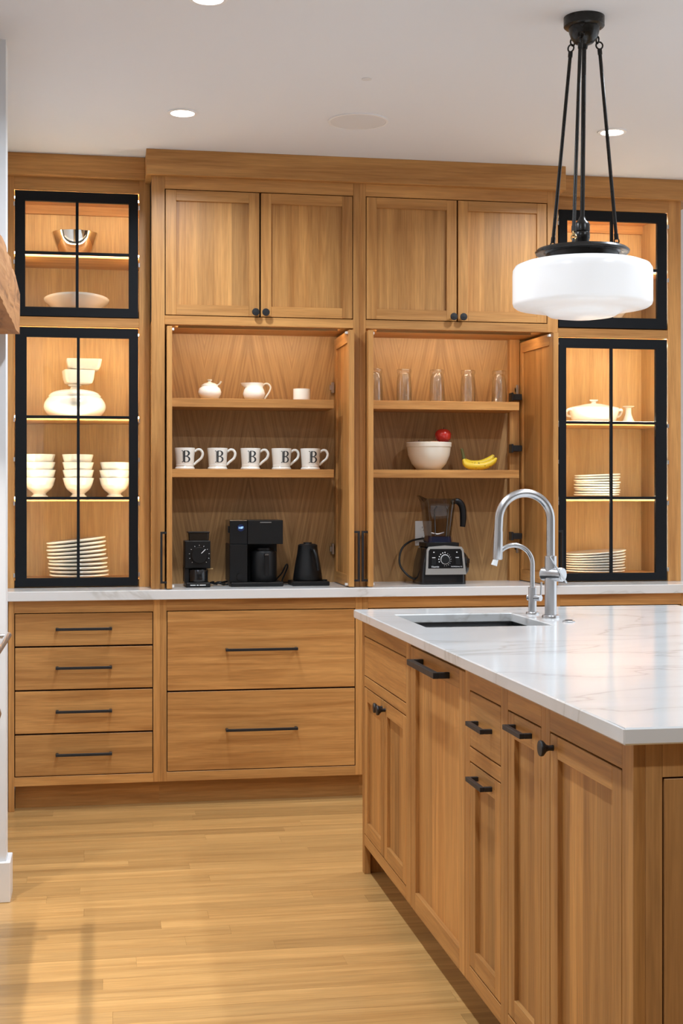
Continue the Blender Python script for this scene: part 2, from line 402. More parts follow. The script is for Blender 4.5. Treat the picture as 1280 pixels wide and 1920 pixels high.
# ------------------------------------------------------------------ centre hutch: two bays with pocket doors
FH = 5.96
MH = mapY(FH)
BACK = 6.31
def door_sheet(root, xi, xo, yn, yf, side, skew=0.0):
    """open pocket door standing edge-on: inner face at xi, outer at xo"""
    lo, hi = min(xi, xo), max(xi, xo)
    z0, z1, fw = 0.918, 2.033, 0.05
    inn = xi; s = 1 if xo > xi else -1
    def sk(g):
        g.v = [(p[0]+skew*(yf-p[1]), p[1], p[2]) for p in g.v]; return g
    a, b = sorted((inn+s*0.009, inn+s*0.018))
    d = obj('pocket_door', sk(G().box(a, b, yn+fw, yf-fw, z0+fw, z1-fw)), OPANEL, root)
    obj('stile', sk(G().box(lo, hi, yn, yn+fw, z0, z1)), OZ, d, bevel=0.0012); obj('stile', sk(G().box(lo, hi, yf-fw, yf, z0, z1)), OZ, d, bevel=0.0012)
    obj('rail', sk(G().box(lo, hi, yn+fw, yf-fw, z1-fw, z1)), OY, d)
    obj('rail', sk(G().box(lo, hi, yn+fw, yf-fw, z0, z0+fw)), OY, d)
    hx0, hx1 = (xo, xo+s*0.027)
    g = G(); h = 0.009
    bx = sorted((hx1-s*h, hx1)); px = sorted((hx0, hx1-s*h)); y0 = yn+0.010
    g.box(bx[0], bx[1], y0, y0+h, 0.940, 1.160); g.box(px[0], px[1], y0, y0+h, 0.940, 0.940+h); g.box(px[0], px[1], y0, y0+h, 1.160-h, 1.160)
    obj('handle', sk(g), BLACK, d)
    for zc in (z0+0.009, z1-0.009): obj('hinge_clip', sk(G().box(*sorted((inn, inn-s*0.010)), yn+0.03, yn+0.05, zc-0.005, zc+0.005)), PLASTICW, d)
    return d
def hutch_bay(label, x0, x1, o0, o1, osplit, shelf0, shelf1, dl, dr, low_r=None):
    t = thing('hutch_cabinet', label, 'cabinet', ((x0+x1)/2, FH, 0.915), 'oak hutch bays above the counter')
    # face frame
    obj('stile', gbox(MH, x0, o0, -0.022, 0, 0.915, 2.678), OZ, t, bevel=0.001)
    if low_r:
        obj('stile', gbox(MH, o1, x1, -0.022, 0, 2.045, 2.678), OZ, t, bevel=0.001)
        obj('stile', gbox(MH, low_r, x1, -0.022, 0, 0.915, 2.045), OZ, t, bevel=0.001)
    else:
        obj('stile', gbox(MH, o1, x1, -0.022, 0, 0.915, 2.678), OZ, t, bevel=0.001)
    obj('rail', gbox(MH, o0, o1, -0.022, 0, 2.624, 2.678), OX, t, bevel=0.001)
    obj('rail', gbox(MH, o0, o1, -0.022, 0, 2.045, 2.083), OX, t, bevel=0.001)
    # upper cupboard
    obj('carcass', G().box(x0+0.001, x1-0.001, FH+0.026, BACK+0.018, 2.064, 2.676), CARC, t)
    m = osplit
    d = shaker(t, MH, o0, m, 2.083, 2.624, OX); knob(d, MH, m-0.022, 2.103, 'y')
    d = shaker(t, MH, m, o1, 2.083, 2.624, OX); knob(d, MH, m+0.022, 2.103, 'y')
    # open bay
    obj('side_panel', G().box(x0+0.001, x0+0.018, FH+0.022, BACK, 0.915, 2.064), OZ, t)
    obj('side_panel', G().box(x1-0.018, x1-0.001, FH+0.022, BACK, 0.915, 2.064), OZ, t)
    obj('ceiling_panel', G().box(x0+0.018, x1-0.018, FH+0.022, BACK, 2.047, 2.064), OX, t)
    obj('back_panel', G().box(x0+0.001, x1-0.001, BACK, BACK+0.018, 0.915, 2.064), OBACK, t)
    for zt, zb in ((1.740, 1.702), (1.430, 1.394)):
        obj('shelf', G().box(shelf0, shelf1, 6.085, BACK, zb, zt), OX, t, bevel=0.001)
    obj('light_bar', G().box(o0+0.06, o1-0.06, 6.012, 6.026, 2.037, 2.047), BRASS, t)
    obj('light_strip', G().box(o0+0.065, o1-0.065, 6.026, 6.034, 2.038, 2.0465), LEDBAY, t)
    door_sheet(t, dl[0], dl[1], 5.917, BACK-0.004, 'l'); door_sheet(t, dr[0], dr[1], dr[2], BACK-0.006, 'r', dr[3])
    return t
bayL = hutch_bay('oak hutch bay with open pocket doors holding mugs and black coffee gear', 0.219, 1.12, 0.275, 1.092, 0.684, 0.306, 1.028, (0.304, 0.282), (1.066, 1.089, 5.917, 0.0))
bayR = hutch_bay('oak hutch bay with open pocket doors holding glasses, fruit bowl and blender', 1.12, 2.024, 1.148, 1.976, 1.561, 1.178, 1.884, (1.174, 1.151), (1.948, 1.971, 5.865, 0.055), 1.999)
# hinge brackets and lift-off hinges beside the right-hand pocket doors
obj('filler_strip', G().box(1.897, 1.945, BACK-0.03, BACK, 0.915, 2.047), OZ, bayR)
for z in (1.775, 1.535, 1.125):
    obj('slide_bracket', G().box(1.894, 1.944, BACK-0.075, BACK-0.031, z-0.014, z+0.014).box(1.892, 1.902, BACK-0.08, BACK-0.031, z-0.02, z+0.02), BLACK, bayR, bevel=0.002)
for bay, x in ((bayL, 1.062), (bayR, 1.940)):
    for z in (1.81, 1.07):
        obj('hinge', G().box(x-0.012, x, BACK-0.035, BACK-0.01, z-0.025, z+0.025).box(x-0.020, x-0.010, BACK-0.03, BACK-0.015, z-0.012, z+0.012), STEEL, bay, bevel=0.002)

# ------------------------------------------------------------------ glass display towers
FT = 6.12
MT = mapY(FT)
TB = 6.46
def ring_frame(o, i, fn):
    vs = []
    for k in (0, 1):
        for (x0, x1, z0, z1) in (o, i): vs += [fn(x0, z0, k), fn(x1, z0, k), fn(x1, z1, k), fn(x0, z1, k)]
    fs = []
    for k in range(4):
        j = (k+1) % 4
        fs += [(k, j, 4+j, 4+k), (8+k, 8+j, 12+j, 12+k), (k, j, 8+j, 8+k), (4+k, 4+j, 12+j, 12+k)]
    return G().add(vs, fs)
def glass_door(root, a0, a1, b0, b1, i0, i1, j0, j1, vx, hz):
    th = 0.020
    d = obj('glass_door', ring_frame((a0, a1, b0, b1), (i0, i1, j0, j1), lambda a, b, k: (a, FT+k*th, b)), DOORBLK, root, bevel=0.001)
    w = 0.0062
    zs = [j0]+list(hz)+[j1]
    obj('muntin', gbox(MT, vx-w, vx+w, -0.014, -0.001, j0, j1), DOORBLK, d)
    for z in hz:
        obj('muntin', gbox(MT, i0, vx-w, -0.014, -0.001, z-w, z+w), DOORBLK, d)
        obj('muntin', gbox(MT, vx+w, i1, -0.014, -0.001, z-w, z+w), DOORBLK, d)
    for k in range(len(zs)-1):
        e0 = 0 if k == 0 else w; e1 = 0 if k == len(zs)-2 else w
        for p0, p1 in ((i0, vx-w), (vx+w, i1)):
            obj('pane', gbox(MT, p0, p1, -0.010, -0.006, zs[k]+e0, zs[k+1]-e1), PANE, d)
    return d
def tower(label, x0, x1, f0, f1, d0, d1, du, dl, hinge_left):
    """x0..x1 overall, f0..f1 inside faces, d0..d1 door opening"""
    t = thing('display_cabinet', label, 'cabinet', ((x0+x1)/2, FT, 0.915), 'glass-fronted display towers')
    obj('stile', gbox(MT, x0, d0, -0.022, 0, 0.915, 2.692), OZ, t, bevel=0.001)
    obj('stile', gbox(MT, d1, x1, -0.022, 0, 0.915, 2.692), OZ, t, bevel=0.001)
    obj('rail', gbox(MT, d0, d1, -0.022, 0, 2.634, 2.692), OX, t, bevel=0.001)
    obj('rail', gbox(MT, d0, d1, -0.022, 0, 2.046, 2.086), OX, t, bevel=0.001)
    obj('side_panel', G().box(x0+0.002, f0, FT+0.022, TB, 0.915, 2.69), OTOWER, t)
    obj('side_panel', G().box(f1, x1-0.002, FT+0.022, TB, 0.915, 2.69), OTOWER, t)
    obj('back_panel', G().box(x0+0.002, x1-0.002, TB, TB+0.016, 0.915, 2.69), OTOWER, t)
    obj('bottom_panel', G().box(f0, f1, FT+0.022, TB, 0.916, 0.948), OX, t)
    obj('divider', G().box(f0, f1, FT+0.022, TB, 2.052, 2.118), OX, t)
    obj('top_panel', G().box(f0, f1, FT+0.022, TB, 2.634, 2.69), OX, t)
    obj('cornice_strip', G().box(f0, f1, TB-0.02, TB, 2.595, 2.634), OX, t)
    for zt in (2.370, 1.660, 1.307):
        obj('shelf', G().box(f0, f1, FT+0.040, TB, zt-0.019, zt), OX, t, bevel=0.001)
    for zb in (2.606, 2.366, 2.020, 1.657, 1.3045):
        obj('light_strip', G().box(f0+0.01, f1-0.01, FT+0.030, FT+0.038, zb-0.005, zb+0.003), LED, t)
    for xa in (f0+0.001, f1-0.009):
        for za, zb in ((0.955, 1.285), (1.315, 1.635), (1.670, 2.045), (2.125, 2.345), (2.380, 2.625)):
            obj('light_strip', G().box(xa, xa+0.008, FT+0.028, FT+0.036, za, zb), LED, t)
    glass_door(t, *du); glass_door(t, *dl)
    for z in (2.57, 2.32, 1.64, 1.47, 1.28, 0.97):
        for xx in (d0-0.003, d1-0.003): obj('hinge', G().box(xx, xx+0.006, FT-0.003, FT+0.006, z-0.009, z+0.009), STEEL, t)
    return t
tower('oak display tower with black glass doors at the left end, holding bowls and tureen', -0.393, 0.2185, -0.372, 0.185, -0.361, 0.171,
      (-0.358, 0.167, 2.089, 2.630, -0.315, 0.126, 2.129, 2.586, -0.095, (2.363,)),
      (-0.357, 0.167, 0.920, 2.041, -0.309, 0.127, 0.957, 1.999, -0.090, (1.654, 1.302)), True)
tower('oak display tower with black glass doors at the right end, partly behind the pendant lamp', 2.0245, 2.680, 2.060, 2.622, 2.080, 2.616,
      (2.084, 2.611, 2.091, 2.632, 2.125, 2.563, 2.140, 2.586, 2.341, (2.364,)),
      (2.084, 2.611, 0.920, 2.042, 2.120, 2.556, 0.955, 1.997, 2.339, (1.652, 1.303)), False)

# ------------------------------------------------------------------ island
FI = 0.905
MI = mapX(FI)
Y0, Y1 = 2.265, 4.76
def island_unit(name, label, ya, yb, cat='cabinet', carc_top=0.875, y_in=0.001):
    t = thing(name, label, cat, (FI, (ya+yb)/2, 0), 'units of the oak island')
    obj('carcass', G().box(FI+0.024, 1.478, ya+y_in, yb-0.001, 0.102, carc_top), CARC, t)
    obj('toe_kick', G().box(FI+0.075, FI+0.09, ya, yb, 0, 0.104), OY, t)
    return t
def ist(t, a, b, z0=0.10, z1=0.883): return obj('stile', gbox(MI, a, b, -0.022, 0, z0, z1), OZ, t, bevel=0.001)
def irail(t, a, b, z0, z1): return obj('rail', gbox(MI, a, b, -0.022, 0, z0, z1), OY, t, bevel=0.001)
# sink base
t = island_unit('sink_cabinet', 'oak sink base at the far end of the island, false drawer over two doors', 4.000, Y1, carc_top=0.65)
ist(t, 4.000, 4.061); ist(t, 4.723, Y1, 0.0)
obj('end_panel', G().box(FI+0.022, 1.478, Y1-0.022, Y1, 0, 0.883), OZ, t)
irail(t, 4.061, 4.723, 0.827, 0.883); irail(t, 4.061, 4.723, 0.652, 0.687); irail(t, 4.061, 4.723, 0.10, 0.138)
slab(t, MI, 4.061, 4.723, 0.687, 0.827, OY, name='false_drawer')
d = shaker(t, MI, 4.392, 4.723, 0.138, 0.652, OY); knob(d, MI, 4.418, 0.622, 'x')
d = shaker(t, MI, 4.061, 4.392, 0.138, 0.652, OY); knob(d, MI, 4.366, 0.622, 'x')
# dishwasher behind an oak front
t = island_unit('dishwasher', 'built-in dishwasher behind a tall oak front with the longest black handle', 3.378, 4.000, 'dishwasher')
d = shaker(t, MI, 3.378, 3.998, 0.095, 0.870, OY, fw=0.056, top=0.05, inset=0.012)
pull(d, MI, 3.535, 3.850, 0.838, proj=0.045, t=0.016)
# drawer over waste pull-out
t = island_unit('waste_cabinet', 'narrow oak island cabinet with a small drawer above a pull-out door', 3.037, 3.378)
ist(t, 3.336, 3.378); ist(t, 3.037, 3.065)
irail(t, 3.065, 3.336, 0.828, 0.883); irail(t, 3.065, 3.336, 0.652, 0.687); irail(t, 3.065, 3.336, 0.10, 0.142)
d = slab(t, MI, 3.065, 3.336, 0.687, 0.828, OY); pull(d, MI, 3.135, 3.266, 0.757)
d = shaker(t, MI, 3.065, 3.336, 0.142, 0.652, OY); pull(d, MI, 3.135, 3.266, 0.622)
# pull-out
t = island_unit('pullout_cabinet', 'narrow oak island pull-out with one tall panel door and a black bar handle', 2.742, 3.037)
ist(t, 3.010, 3.037); ist(t, 2.742, 2.770); irail(t, 2.770, 3.010, 0.828, 0.883); irail(t, 2.770, 3.010, 0.10, 0.142)
d = shaker(t, MI, 2.770, 3.010, 0.142, 0.828, OY, top=0.055); pull(d, MI, 2.832, 2.960, 0.798, proj=0.028)
# knob door at the near corner
t = island_unit('corner_cabinet', 'oak island cabinet at the near corner with one wide door and round knob', Y0, 2.742, y_in=0.03)
ist(t, 2.715, 2.742); ist(t, Y0, 2.317, 0.0); irail(t, 2.317, 2.715, 0.828, 0.883); irail(t, 2.317, 2.715, 0.10, 0.142)
d = shaker(t, MI, 2.317, 2.715, 0.142, 0.828, OY); knob(d, MI, 2.693, 0.798, 'x')
ME = mapY(Y0)
obj('end_stile', G().box(FI+0.022, 0.958, Y0, Y0+0.022, 0, 0.883), OEND, t, bevel=0.001)
obj('end_rail', G().box(0.958, 1.478, Y0, Y0+0.022, 0.822, 0.883), OEND, t); obj('end_rail', G().box(0.958, 1.478, Y0, Y0+0.022, 0, 0.10), OEND, t)
shaker(t, ME, 0.958, 1.478, 0.10, 0.822, OEND, name='end_door', vert=OEND, panel=OEND)
# the far half of the island, seen only from the end
t = thing('island_back_cabinet', 'oak cabinet forming the right half of the island under the stone top', 'cabinet', (1.76, 3.5, 0), 'units of the oak island')
obj('carcass', G().box(1.48, 2.05, Y0+0.03, Y1, 0.0, 0.883), OZ, t)
obj('end_stile', G().box(1.48, 1.52, Y0, Y0+0.022, 0, 0.883), OEND, t); obj('end_stile', G().box(2.0, 2.05, Y0, Y0+0.022, 0, 0.883), OEND, t)
obj('end_rail', G().box(1.52, 2.0, Y0, Y0+0.022, 0.822, 0.883), OEND, t); obj('end_rail', G().box(1.52, 2.0, Y0, Y0+0.022, 0, 0.10), OEND, t)
shaker(t, ME, 1.52, 2.0, 0.10, 0.822, OEND, name='end_door', vert=OEND, panel=OEND)
# stone top with the sink cut-out
g = G(); ox0, ox1, oy0, oy1 = 0.878, 2.08, 2.240, 4.785; ix0, ix1, iy0, iy1 = 0.975, 1.378, 4.082, 4.545; zt, zb = 0.913, 0.883
vs_ = []
for z in (zt, zb):
    vs_ += [(ox0, oy0, z), (ox1, oy0, z), (ox1, oy1, z), (ox0, oy1, z), (ix0, iy0, z), (ix1, iy0, z), (ix1, iy1, z), (ix0, iy1, z)]
fs_ = []
for k in range(4):
    j = (k+1) % 4
    fs_ += [(k, j, 4+j, 4+k), (8+k, 8+j, 12+j, 12+k), (k, j, 8+j, 8+k), (4+k, 4+j, 12+j, 12+k)]
g.add(vs_, fs_)
tag(obj('island_countertop', g, MARBLE, bevel=0.003, loc=(1.48, 3.5, 0.883)), 'white veined stone island top with a sink cut-out, polished', 'countertop')
# sink
t = thing('sink', 'dark steel undermount sink set below the island stone', 'sink', (1.177, 4.313, 0.69))
sx0, sx1, sy0, sy1, sz = 0.968, 1.385, 4.075, 4.552, 0.68
g = G().box(sx0, sx1, sy0, sy1, sz-0.004, sz).box(sx0-0.004, sx0, sy0, sy1, sz, 0.8825).box(sx1, sx1+0.004, sy0, sy1, sz, 0.8825).box(sx0, sx1, sy0-0.004, sy0, sz, 0.8825).box(sx0, sx1, sy1, sy1+0.004, sz, 0.8825)
obj('basin', g, DSTEEL, t)
obj('ledge', G().box(sx0, sx1, sy1-0.018, sy1, 0.866, 0.870), STEEL, t)
obj('drain', G().lathe([(0.045, sz), (0.045, sz+0.003), (0.03, sz+0.004), (0.0, sz+0.002)], (1.177, 4.4, 0), 24), STEEL, t)
# main faucet
def arc(cx, cz, r, a0, a1, y, n=20): return [(cx+r*math.cos(a0+(a1-a0)*k/n), y, cz+r*math.sin(a0+(a1-a0)*k/n)) for k in range(n+1)]
IZ = 0.913
t = thing('faucet', 'tall brushed steel gooseneck kitchen faucet with side lever beside the sink', 'faucet', (1.45, 4.34, IZ))
obj('base', G().lathe([(0.029, 0), (0.029, 0.005), (0.027, 0.009), (0.020, 0.011)], (1.45, 4.34, IZ), 32), STEEL, t)
obj('body', G().lathe([(0.0195, 0.009), (0.0195, 0.201), (0.0135, 0.203)], (1.45, 4.34, IZ), 32), STEEL, t)
pts = [(1.45, 4.34, 1.10), (1.45, 4.34, 1.16)]+arc(1.3625, 1.232, 0.0875, 0, PI, 4.34, 28)+[(1.273, 4.34, 1.19)]
obj('spout', G().tube(pts, 0.0138, 20), STEEL, t)
obj('spray_head', G().tube([(1.2735, 4.34, 1.196), (1.272, 4.34, 1.15), (1.271, 4.34, 1.108), (1.271, 4.34, 1.104)], [0.0145, 0.0155, 0.0160, 0.0145], 20), STEEL, t)
hd = Vector((0.60, -0.80, 0)); hr = hd.to_track_quat('Z', 'Y').to_matrix()
c0 = Vector((1.45, 4.34, 1.055))
obj('lever_hub', G().lathe([(0.0215, -0.030), (0.0225, -0.027), (0.0225, 0.046), (0.021, 0.048), (0.0, 0.048)], c0, 28, rot=hr), STEEL, t)
e = c0+hd*0.044
obj('lever', G().tube([e+Vector((-0.052, -0.03, 0.060)), e+Vector((0.012, -0.010, -0.026))], 0.0032, 10), STEEL, t)
# filtered-water faucet
t = thing('water_tap', 'small brushed steel gooseneck water tap behind the tall faucet', 'faucet', (1.437, 4.493, IZ))
obj('base', G().lathe([(0.022, 0), (0.022, 0.004), (0.020, 0.007), (0.0145, 0.008)], (1.437, 4.493, IZ), 28), STEEL, t)
obj('body', G().lathe([(0.0140, 0.006), (0.0140, 0.090), (0.009, 0.092)], (1.437, 4.493, IZ), 28), STEEL, t)
pts = [(1.437, 4.493, 1.0), (1.437, 4.493, 1.05)]+arc(1.372, 1.080, 0.065, 0, PI*0.93, 4.493, 24)
obj('spout', G().tube(pts, 0.0080, 16), STEEL, t)
obj('aerator', G().tube([(1.3125, 4.493, 1.108), (1.303, 4.493, 1.078)], [0.008, 0.0105], 16), PLASTICW, t)
obj('lever_hub', G().lathe([(0.0105, -0.018), (0.0105, 0.034), (0.0, 0.035)], (1.437, 4.493, 0.968), 20, rot=hr), STEEL, t)
obj('lever', G().tube([(1.459, 4.472, 0.968), (1.461, 4.470, 1.022)], 0.0032, 10), STEEL, t)
# air switch
t = thing('air_switch', 'flat round steel push button on the island stone beside the faucet', 'button', (1.457, 4.182, IZ))
obj('rim', G().lathe([(0.020, 0), (0.020, 0.003), (0.017, 0.005), (0.012, 0.005)], (1.457, 4.182, IZ), 28), STEEL, t)
obj('plunger', G().lathe([(0.012, 0.001), (0.012, 0.007), (0.0, 0.0075)], (1.457, 4.182, IZ), 24), DSTEEL, t)

# ------------------------------------------------------------------ ceiling fittings
def downlight(x, y, label):
    t = thing('downlight', label, 'ceiling light', (x, y, CEIL_Z), 'recessed ceiling cans')
    obj('trim_ring', G().lathe_open([(0.058, CEIL_Z), (0.058, CEIL_Z-0.004), (0.046, CEIL_Z-0.005), (0.044, CEIL_Z-0.001)], c=(x, y, 0), n=36), TRIMW, t)
    obj('lens', G().lathe([(0.044, CEIL_Z-0.0005), (0.044, CEIL_Z-0.002), (0.0, CEIL_Z-0.0022)], (x, y, 0), 36), LENS, t)
    ld = bpy.data.lights.new('can_lamp', 'AREA'); ld.shape = 'DISK'; ld.size = 0.085; ld.energy = CAN_POWER; ld.color = (0.81, 0.905, 1.0); ld.spread = math.radians(150)
    lo = bpy.data.objects.new('can_lamp', ld); COL.objects.link(lo); lo.parent = t; lo.location = (0, 0, -0.012)
downlight(0.315, 5.355, 'lit recessed ceiling can above the left tall cabinets')
downlight(2.042, 5.338, 'lit recessed ceiling can seen behind the pendant lamp rods')
downlight(0.317, 4.113, 'lit recessed ceiling can cut by the top edge of the picture')
downlight(2.04, 4.11, 'recessed ceiling can over the far side of the island, outside the picture')
downlight(0.317, 2.87, 'recessed ceiling can over the near aisle, outside the picture')
downlight(0.317, 1.2, 'added ceiling can for fill light near the camera, unseen, on the aisle side')  # unseen can added to brighten the island's end panel
downlight(2.04, 1.2, 'added ceiling can for fill light near the camera, unseen, beyond the island end')  # second unseen can, added to light faces turned to the camera
downlight(2.04, 2.87, 'recessed ceiling can over the near end of the island, outside the picture')
t = thing('ceiling_speaker', 'round flush ceiling speaker with fine pale grille', 'speaker', (1.001, 5.358, CEIL_Z))
obj('trim_ring', G().lathe_open([(0.118, CEIL_Z), (0.118, CEIL_Z-0.004), (0.110, CEIL_Z-0.005), (0.109, CEIL_Z-0.002)], c=(1.001, 5.358, 0), n=48), TRIMW, t)
obj('grille', G().lathe([(0.109, CEIL_Z-0.001), (0.109, CEIL_Z-0.004), (0.0, CEIL_Z-0.006)], (1.001, 5.358, 0), 48), SPEAKER, t)
tag(obj('sprinkler_cap', G().lathe([(0.018, 0.0), (0.018, -0.002), (0.0, -0.003)], (0.93, 4.814, CEIL_Z), 28), SPEAKER, loc=(0.93, 4.814, CEIL_Z)), 'small round cover plate on the ceiling in front of the speaker', 'cover plate')

# ------------------------------------------------------------------ pendant lamp
px, py = 1.4715, 4.083
t = thing('pendant_lamp', 'pendant lamp with white drum glass shade on three black rods', 'lamp', (px, py, CEIL_Z))
obj('canopy', G().lathe([(0.0625, 2.785), (0.0625, 2.757), (0.058, 2.753), (0.048, 2.752), (0.046, 2.738), (0.040, 2.720), (0.028, 2.706), (0.012, 2.699), (0.010, 2.688), (0.0, 2.686)], (px, py, 0), 40), BRONZE, t)
qx = px-0.006
obj('stem', G().tube([(px, py, 2.69), (qx, py, 2.15)], 0.0070, 12), BRONZE, t)
obj('socket', G().lathe([(0.009, 2.170), (0.012, 2.160), (0.021, 2.152), (0.0235, 2.146), (0.0235, 2.126), (0.0215, 2.124), (0.0235, 2.121), (0.0235, 2.103), (0.0215, 2.100), (0.022, 2.07)], (qx, py, 0), 28), BRONZE, t)
obj('holder_ring', G().lathe([(0.02, 2.078), (0.10, 2.076), (0.138, 2.070), (0.1445, 2.063), (0.142, 2.057), (0.118, 2.060), (0.112, 2.056), (0.110, 2.028), (0.105, 2.028), (0.105, 2.066), (0.02, 2.070)], (qx, py, 0), 56), BRONZE, t)
obj('shade', G().lathe([(0.100, 2.040), (0.120, 2.036), (0.185, 2.026), (0.205, 2.018), (0.2125, 2.006), (0.2135, 1.990), (0.2135, 1.905), (0.211, 1.897), (0.203, 1.891), (0.150, 1.882), (0.125, 1.879), (0.113, 1.872), (0.100, 1.864), (0.060, 1.858), (0.0, 1.856)], (qx, py, 0), 64), OPAL, t)
for k, an in enumerate((12, 134, 247)):
    a = math.radians(an); ux, uy = math.cos(a), math.sin(a)
    # rotate into the camera's right/depth frame
    dx = ux*math.cos(math.radians(9.9))+uy*math.sin(math.radians(9.9)); dy = -ux*math.sin(math.radians(9.9))+uy*math.cos(math.radians(9.9))
    top = Vector((px+dx*0.050, py+dy*0.050, 2.700)); bot = Vector((qx+dx*0.113, py+dy*0.113, 2.100))
    ax = (bot-top).normalized()
    r = obj('rod', G().tube([top+ax*0.012, bot-ax*0.006], 0.0056, 10), BRONZE, t)
    obj('rod_cap', G().tube([top+ax*0.010, top+ax*0.026], 0.0072, 10), BRONZE, r)
    obj('rod_cap', G().tube([bot-ax*0.022, bot-ax*0.004], 0.0072, 10), BRONZE, r)
    def ring(c, rad, nrm):
        n = Vector(nrm).normalized(); u = n.cross(Vector((0, 0, 1))).normalized(); w = n.cross(u)
        return [c+(u*math.cos(2*PI*i/16)+w*math.sin(2*PI*i/16))*rad for i in range(17)]
    side = Vector((-dy, dx, 0))
    obj('chain_link', G().tube(ring(top+Vector((0, 0, 0.002)), 0.011, side), 0.0026, 8, False).tube(ring(top+Vector((-dx*0.006, -dy*0.006, 0.018)), 0.010, (dx, dy, 0)), 0.0026, 8, False), BRONZE, r)
    obj('chain_link', G().tube(ring(bot+Vector((0, 0, 0.000)), 0.008, side), 0.0024, 8, False).tube(ring(bot+Vector((0, 0, -0.012)), 0.008, (dx, dy, 0)), 0.0024, 8, False), BRASS if k == 2 else BRONZE, r)
    obj('post', G().lathe([(0.005, 2.068), (0.005, 2.082), (0.003, 2.086)], (bot.x, bot.y, 0), 12), BRONZE, r)

# ------------------------------------------------------------------ cooking range and hood at the left edge
t = thing('cooking_range', 'white range with steel rail, only its rail end and knob showing at the left edge', 'range', (-0.66, 3.82, 0))
obj('body', G().box(-0.98, -0.36, 3.36, 4.28, 0.08, 0.90), ENAMEL, t, bevel=0.004)
obj('cooktop', G().box(-0.98, -0.352, 3.355, 4.285, 0.90, 0.915), STEEL, t, bevel=0.002)
obj('oven_door', G().box(-0.36, -0.345, 3.42, 4.22, 0.22, 0.76), ENAMEL, t, bevel=0.003)
obj('plinth', G().box(-0.95, -0.42, 3.38, 4.26, 0, 0.08), BLACK, t)
rl = obj('rail', G().tube([(-0.268, 3.40, 0.893), (-0.268, 4.262, 0.893)], 0.0095, 16), STEEL, t)
for yy in (3.45, 4.235):
    obj('bracket', G().tube([(-0.36, yy, 0.893), (-0.268, yy, 0.893)], 0.007, 12), STEEL, rl)
obj('oven_knob', G().lathe([(0.007, -0.345), (0.007, -0.318), (0.014, -0.306), (0.0165, -0.298), (0.015, -0.288), (0.0, -0.284)], (0, 4.20, 0.668), 24, 'x'), STEEL, t)
for k in range(5):
    obj('control_knob', G().lathe([(0.022, 0), (0.020, 0.022), (0, 0.023)], (-0.36, 3.5+k*0.16, 0.825), 20, 'x'), STEEL, t)
for cx_, cy_ in ((-0.82, 3.6), (-0.82, 4.04), (-0.5, 3.6), (-0.5, 4.04)):
    obj('burner', G().lathe([(0.06, 0.915), (0.055, 0.925), (0.03, 0.932), (0, 0.932)], (cx_, cy_, 0), 24), BLACK, t)
t = thing('range_hood', 'range hood with a rough hewn timber beam, its end showing at the left edge', 'range hood', (-0.66, 3.82, 1.825))
obj('hood_body', G().box(-0.995, -0.40, 3.27, 4.56, 1.86, 2.30).box(-0.995, -0.55, 3.45, 4.40, 2.30, CEIL_Z-0.002), WHITE, t)
g = G(); secs = []; rnd = random.Random(5)
for k in range(25):
    yy = 3.22+(4.565-3.22)*k/24
    j = lambda s=0.004: rnd.uniform(-s, s)
    secs.append([(-0.40, yy, 1.828), (-0.254+j(0.002), yy, 1.828+j(0.002)), (-0.252+j(), yy, 1.90+j()), (-0.254+j(), yy, 1.962+j()), (-0.259+j(), yy, 2.004+j(0.006)), (-0.272+j(), yy, 2.022+j(0.006)), (-0.40, yy, 2.028)])
g.loft(secs)
obj('timber_beam', g, RUSTIC, t)
obj('beam_return', G().box(-0.99, -0.40, 4.40, 4.565, 1.828, 2.02), RUSTIC, t)
for yy in (3.45, 4.20):
    ld = bpy.data.lights.new('hood_lamp', 'AREA'); ld.shape = 'DISK'; ld.size = 0.025; ld.energy = 4.5; ld.color = (1, 0.95, 0.88); ld.spread = math.radians(95)
    lo = bpy.data.objects.new('hood_lamp', ld); COL.objects.link(lo); lo.parent = t; lo.location = (-0.52+0.66, yy-3.82, 1.855-1.825)
    obj('hood_lens', G().lathe([(0.03, 1.862), (0.03, 1.857), (0, 1.857)], (-0.52, yy, 0), 20), LENS, t)

# ------------------------------------------------------------------ crockery and appliances
def vessel(name, prof, loc, mat, label=None, cat=None, group=None, n=40, tilt=None):
    """lathe with the profile running from the bottom centre up the outside and down the inside"""
    o = obj(name, G().lathe([(0.0, prof[0][1])]+prof+[(0.0, prof[-1][1])], (0, 0, 0), n), mat)
    o.location = loc
    if tilt: o.rotation_euler = tilt
    if label: tag(o, label, cat, group)
    return o
def ribs(p0, p1, n, amp=0.0012):
    """a ribbed line between two profile points"""
    out = []
    for k in range(n*2+1):
        f = k/(n*2); out.append((p0[0]+(p1[0]-p0[0])*f+(amp if k % 2 else 0), p0[1]+(p1[1]-p0[1])*f))
    return out
TY = 6.30
# left tower, upper door
vessel('metal_bowl', [(0.045, 0.0), (0.062, 0.012), (0.085, 0.055), (0.101, 0.105), (0.103, 0.112), (0.099, 0.112), (0.082, 0.058), (0.055, 0.014)], (-0.107, TY, 2.3705), CHROME, 'shiny metal bowl on the top shelf of the left tower', 'bowl', n=48)
vessel('serving_bowl', [(0.05, 0.0), (0.075, 0.004)]+ribs((0.085, 0.01), (0.140, 0.055), 7)+[(0.144, 0.062), (0.140, 0.063), (0.07, 0.012)], (-0.10, TY, 2.1255), CERAM, 'wide ribbed white serving bowl below the metal bowl', 'bowl', n=56, tilt=(-0.12, 0, 0))
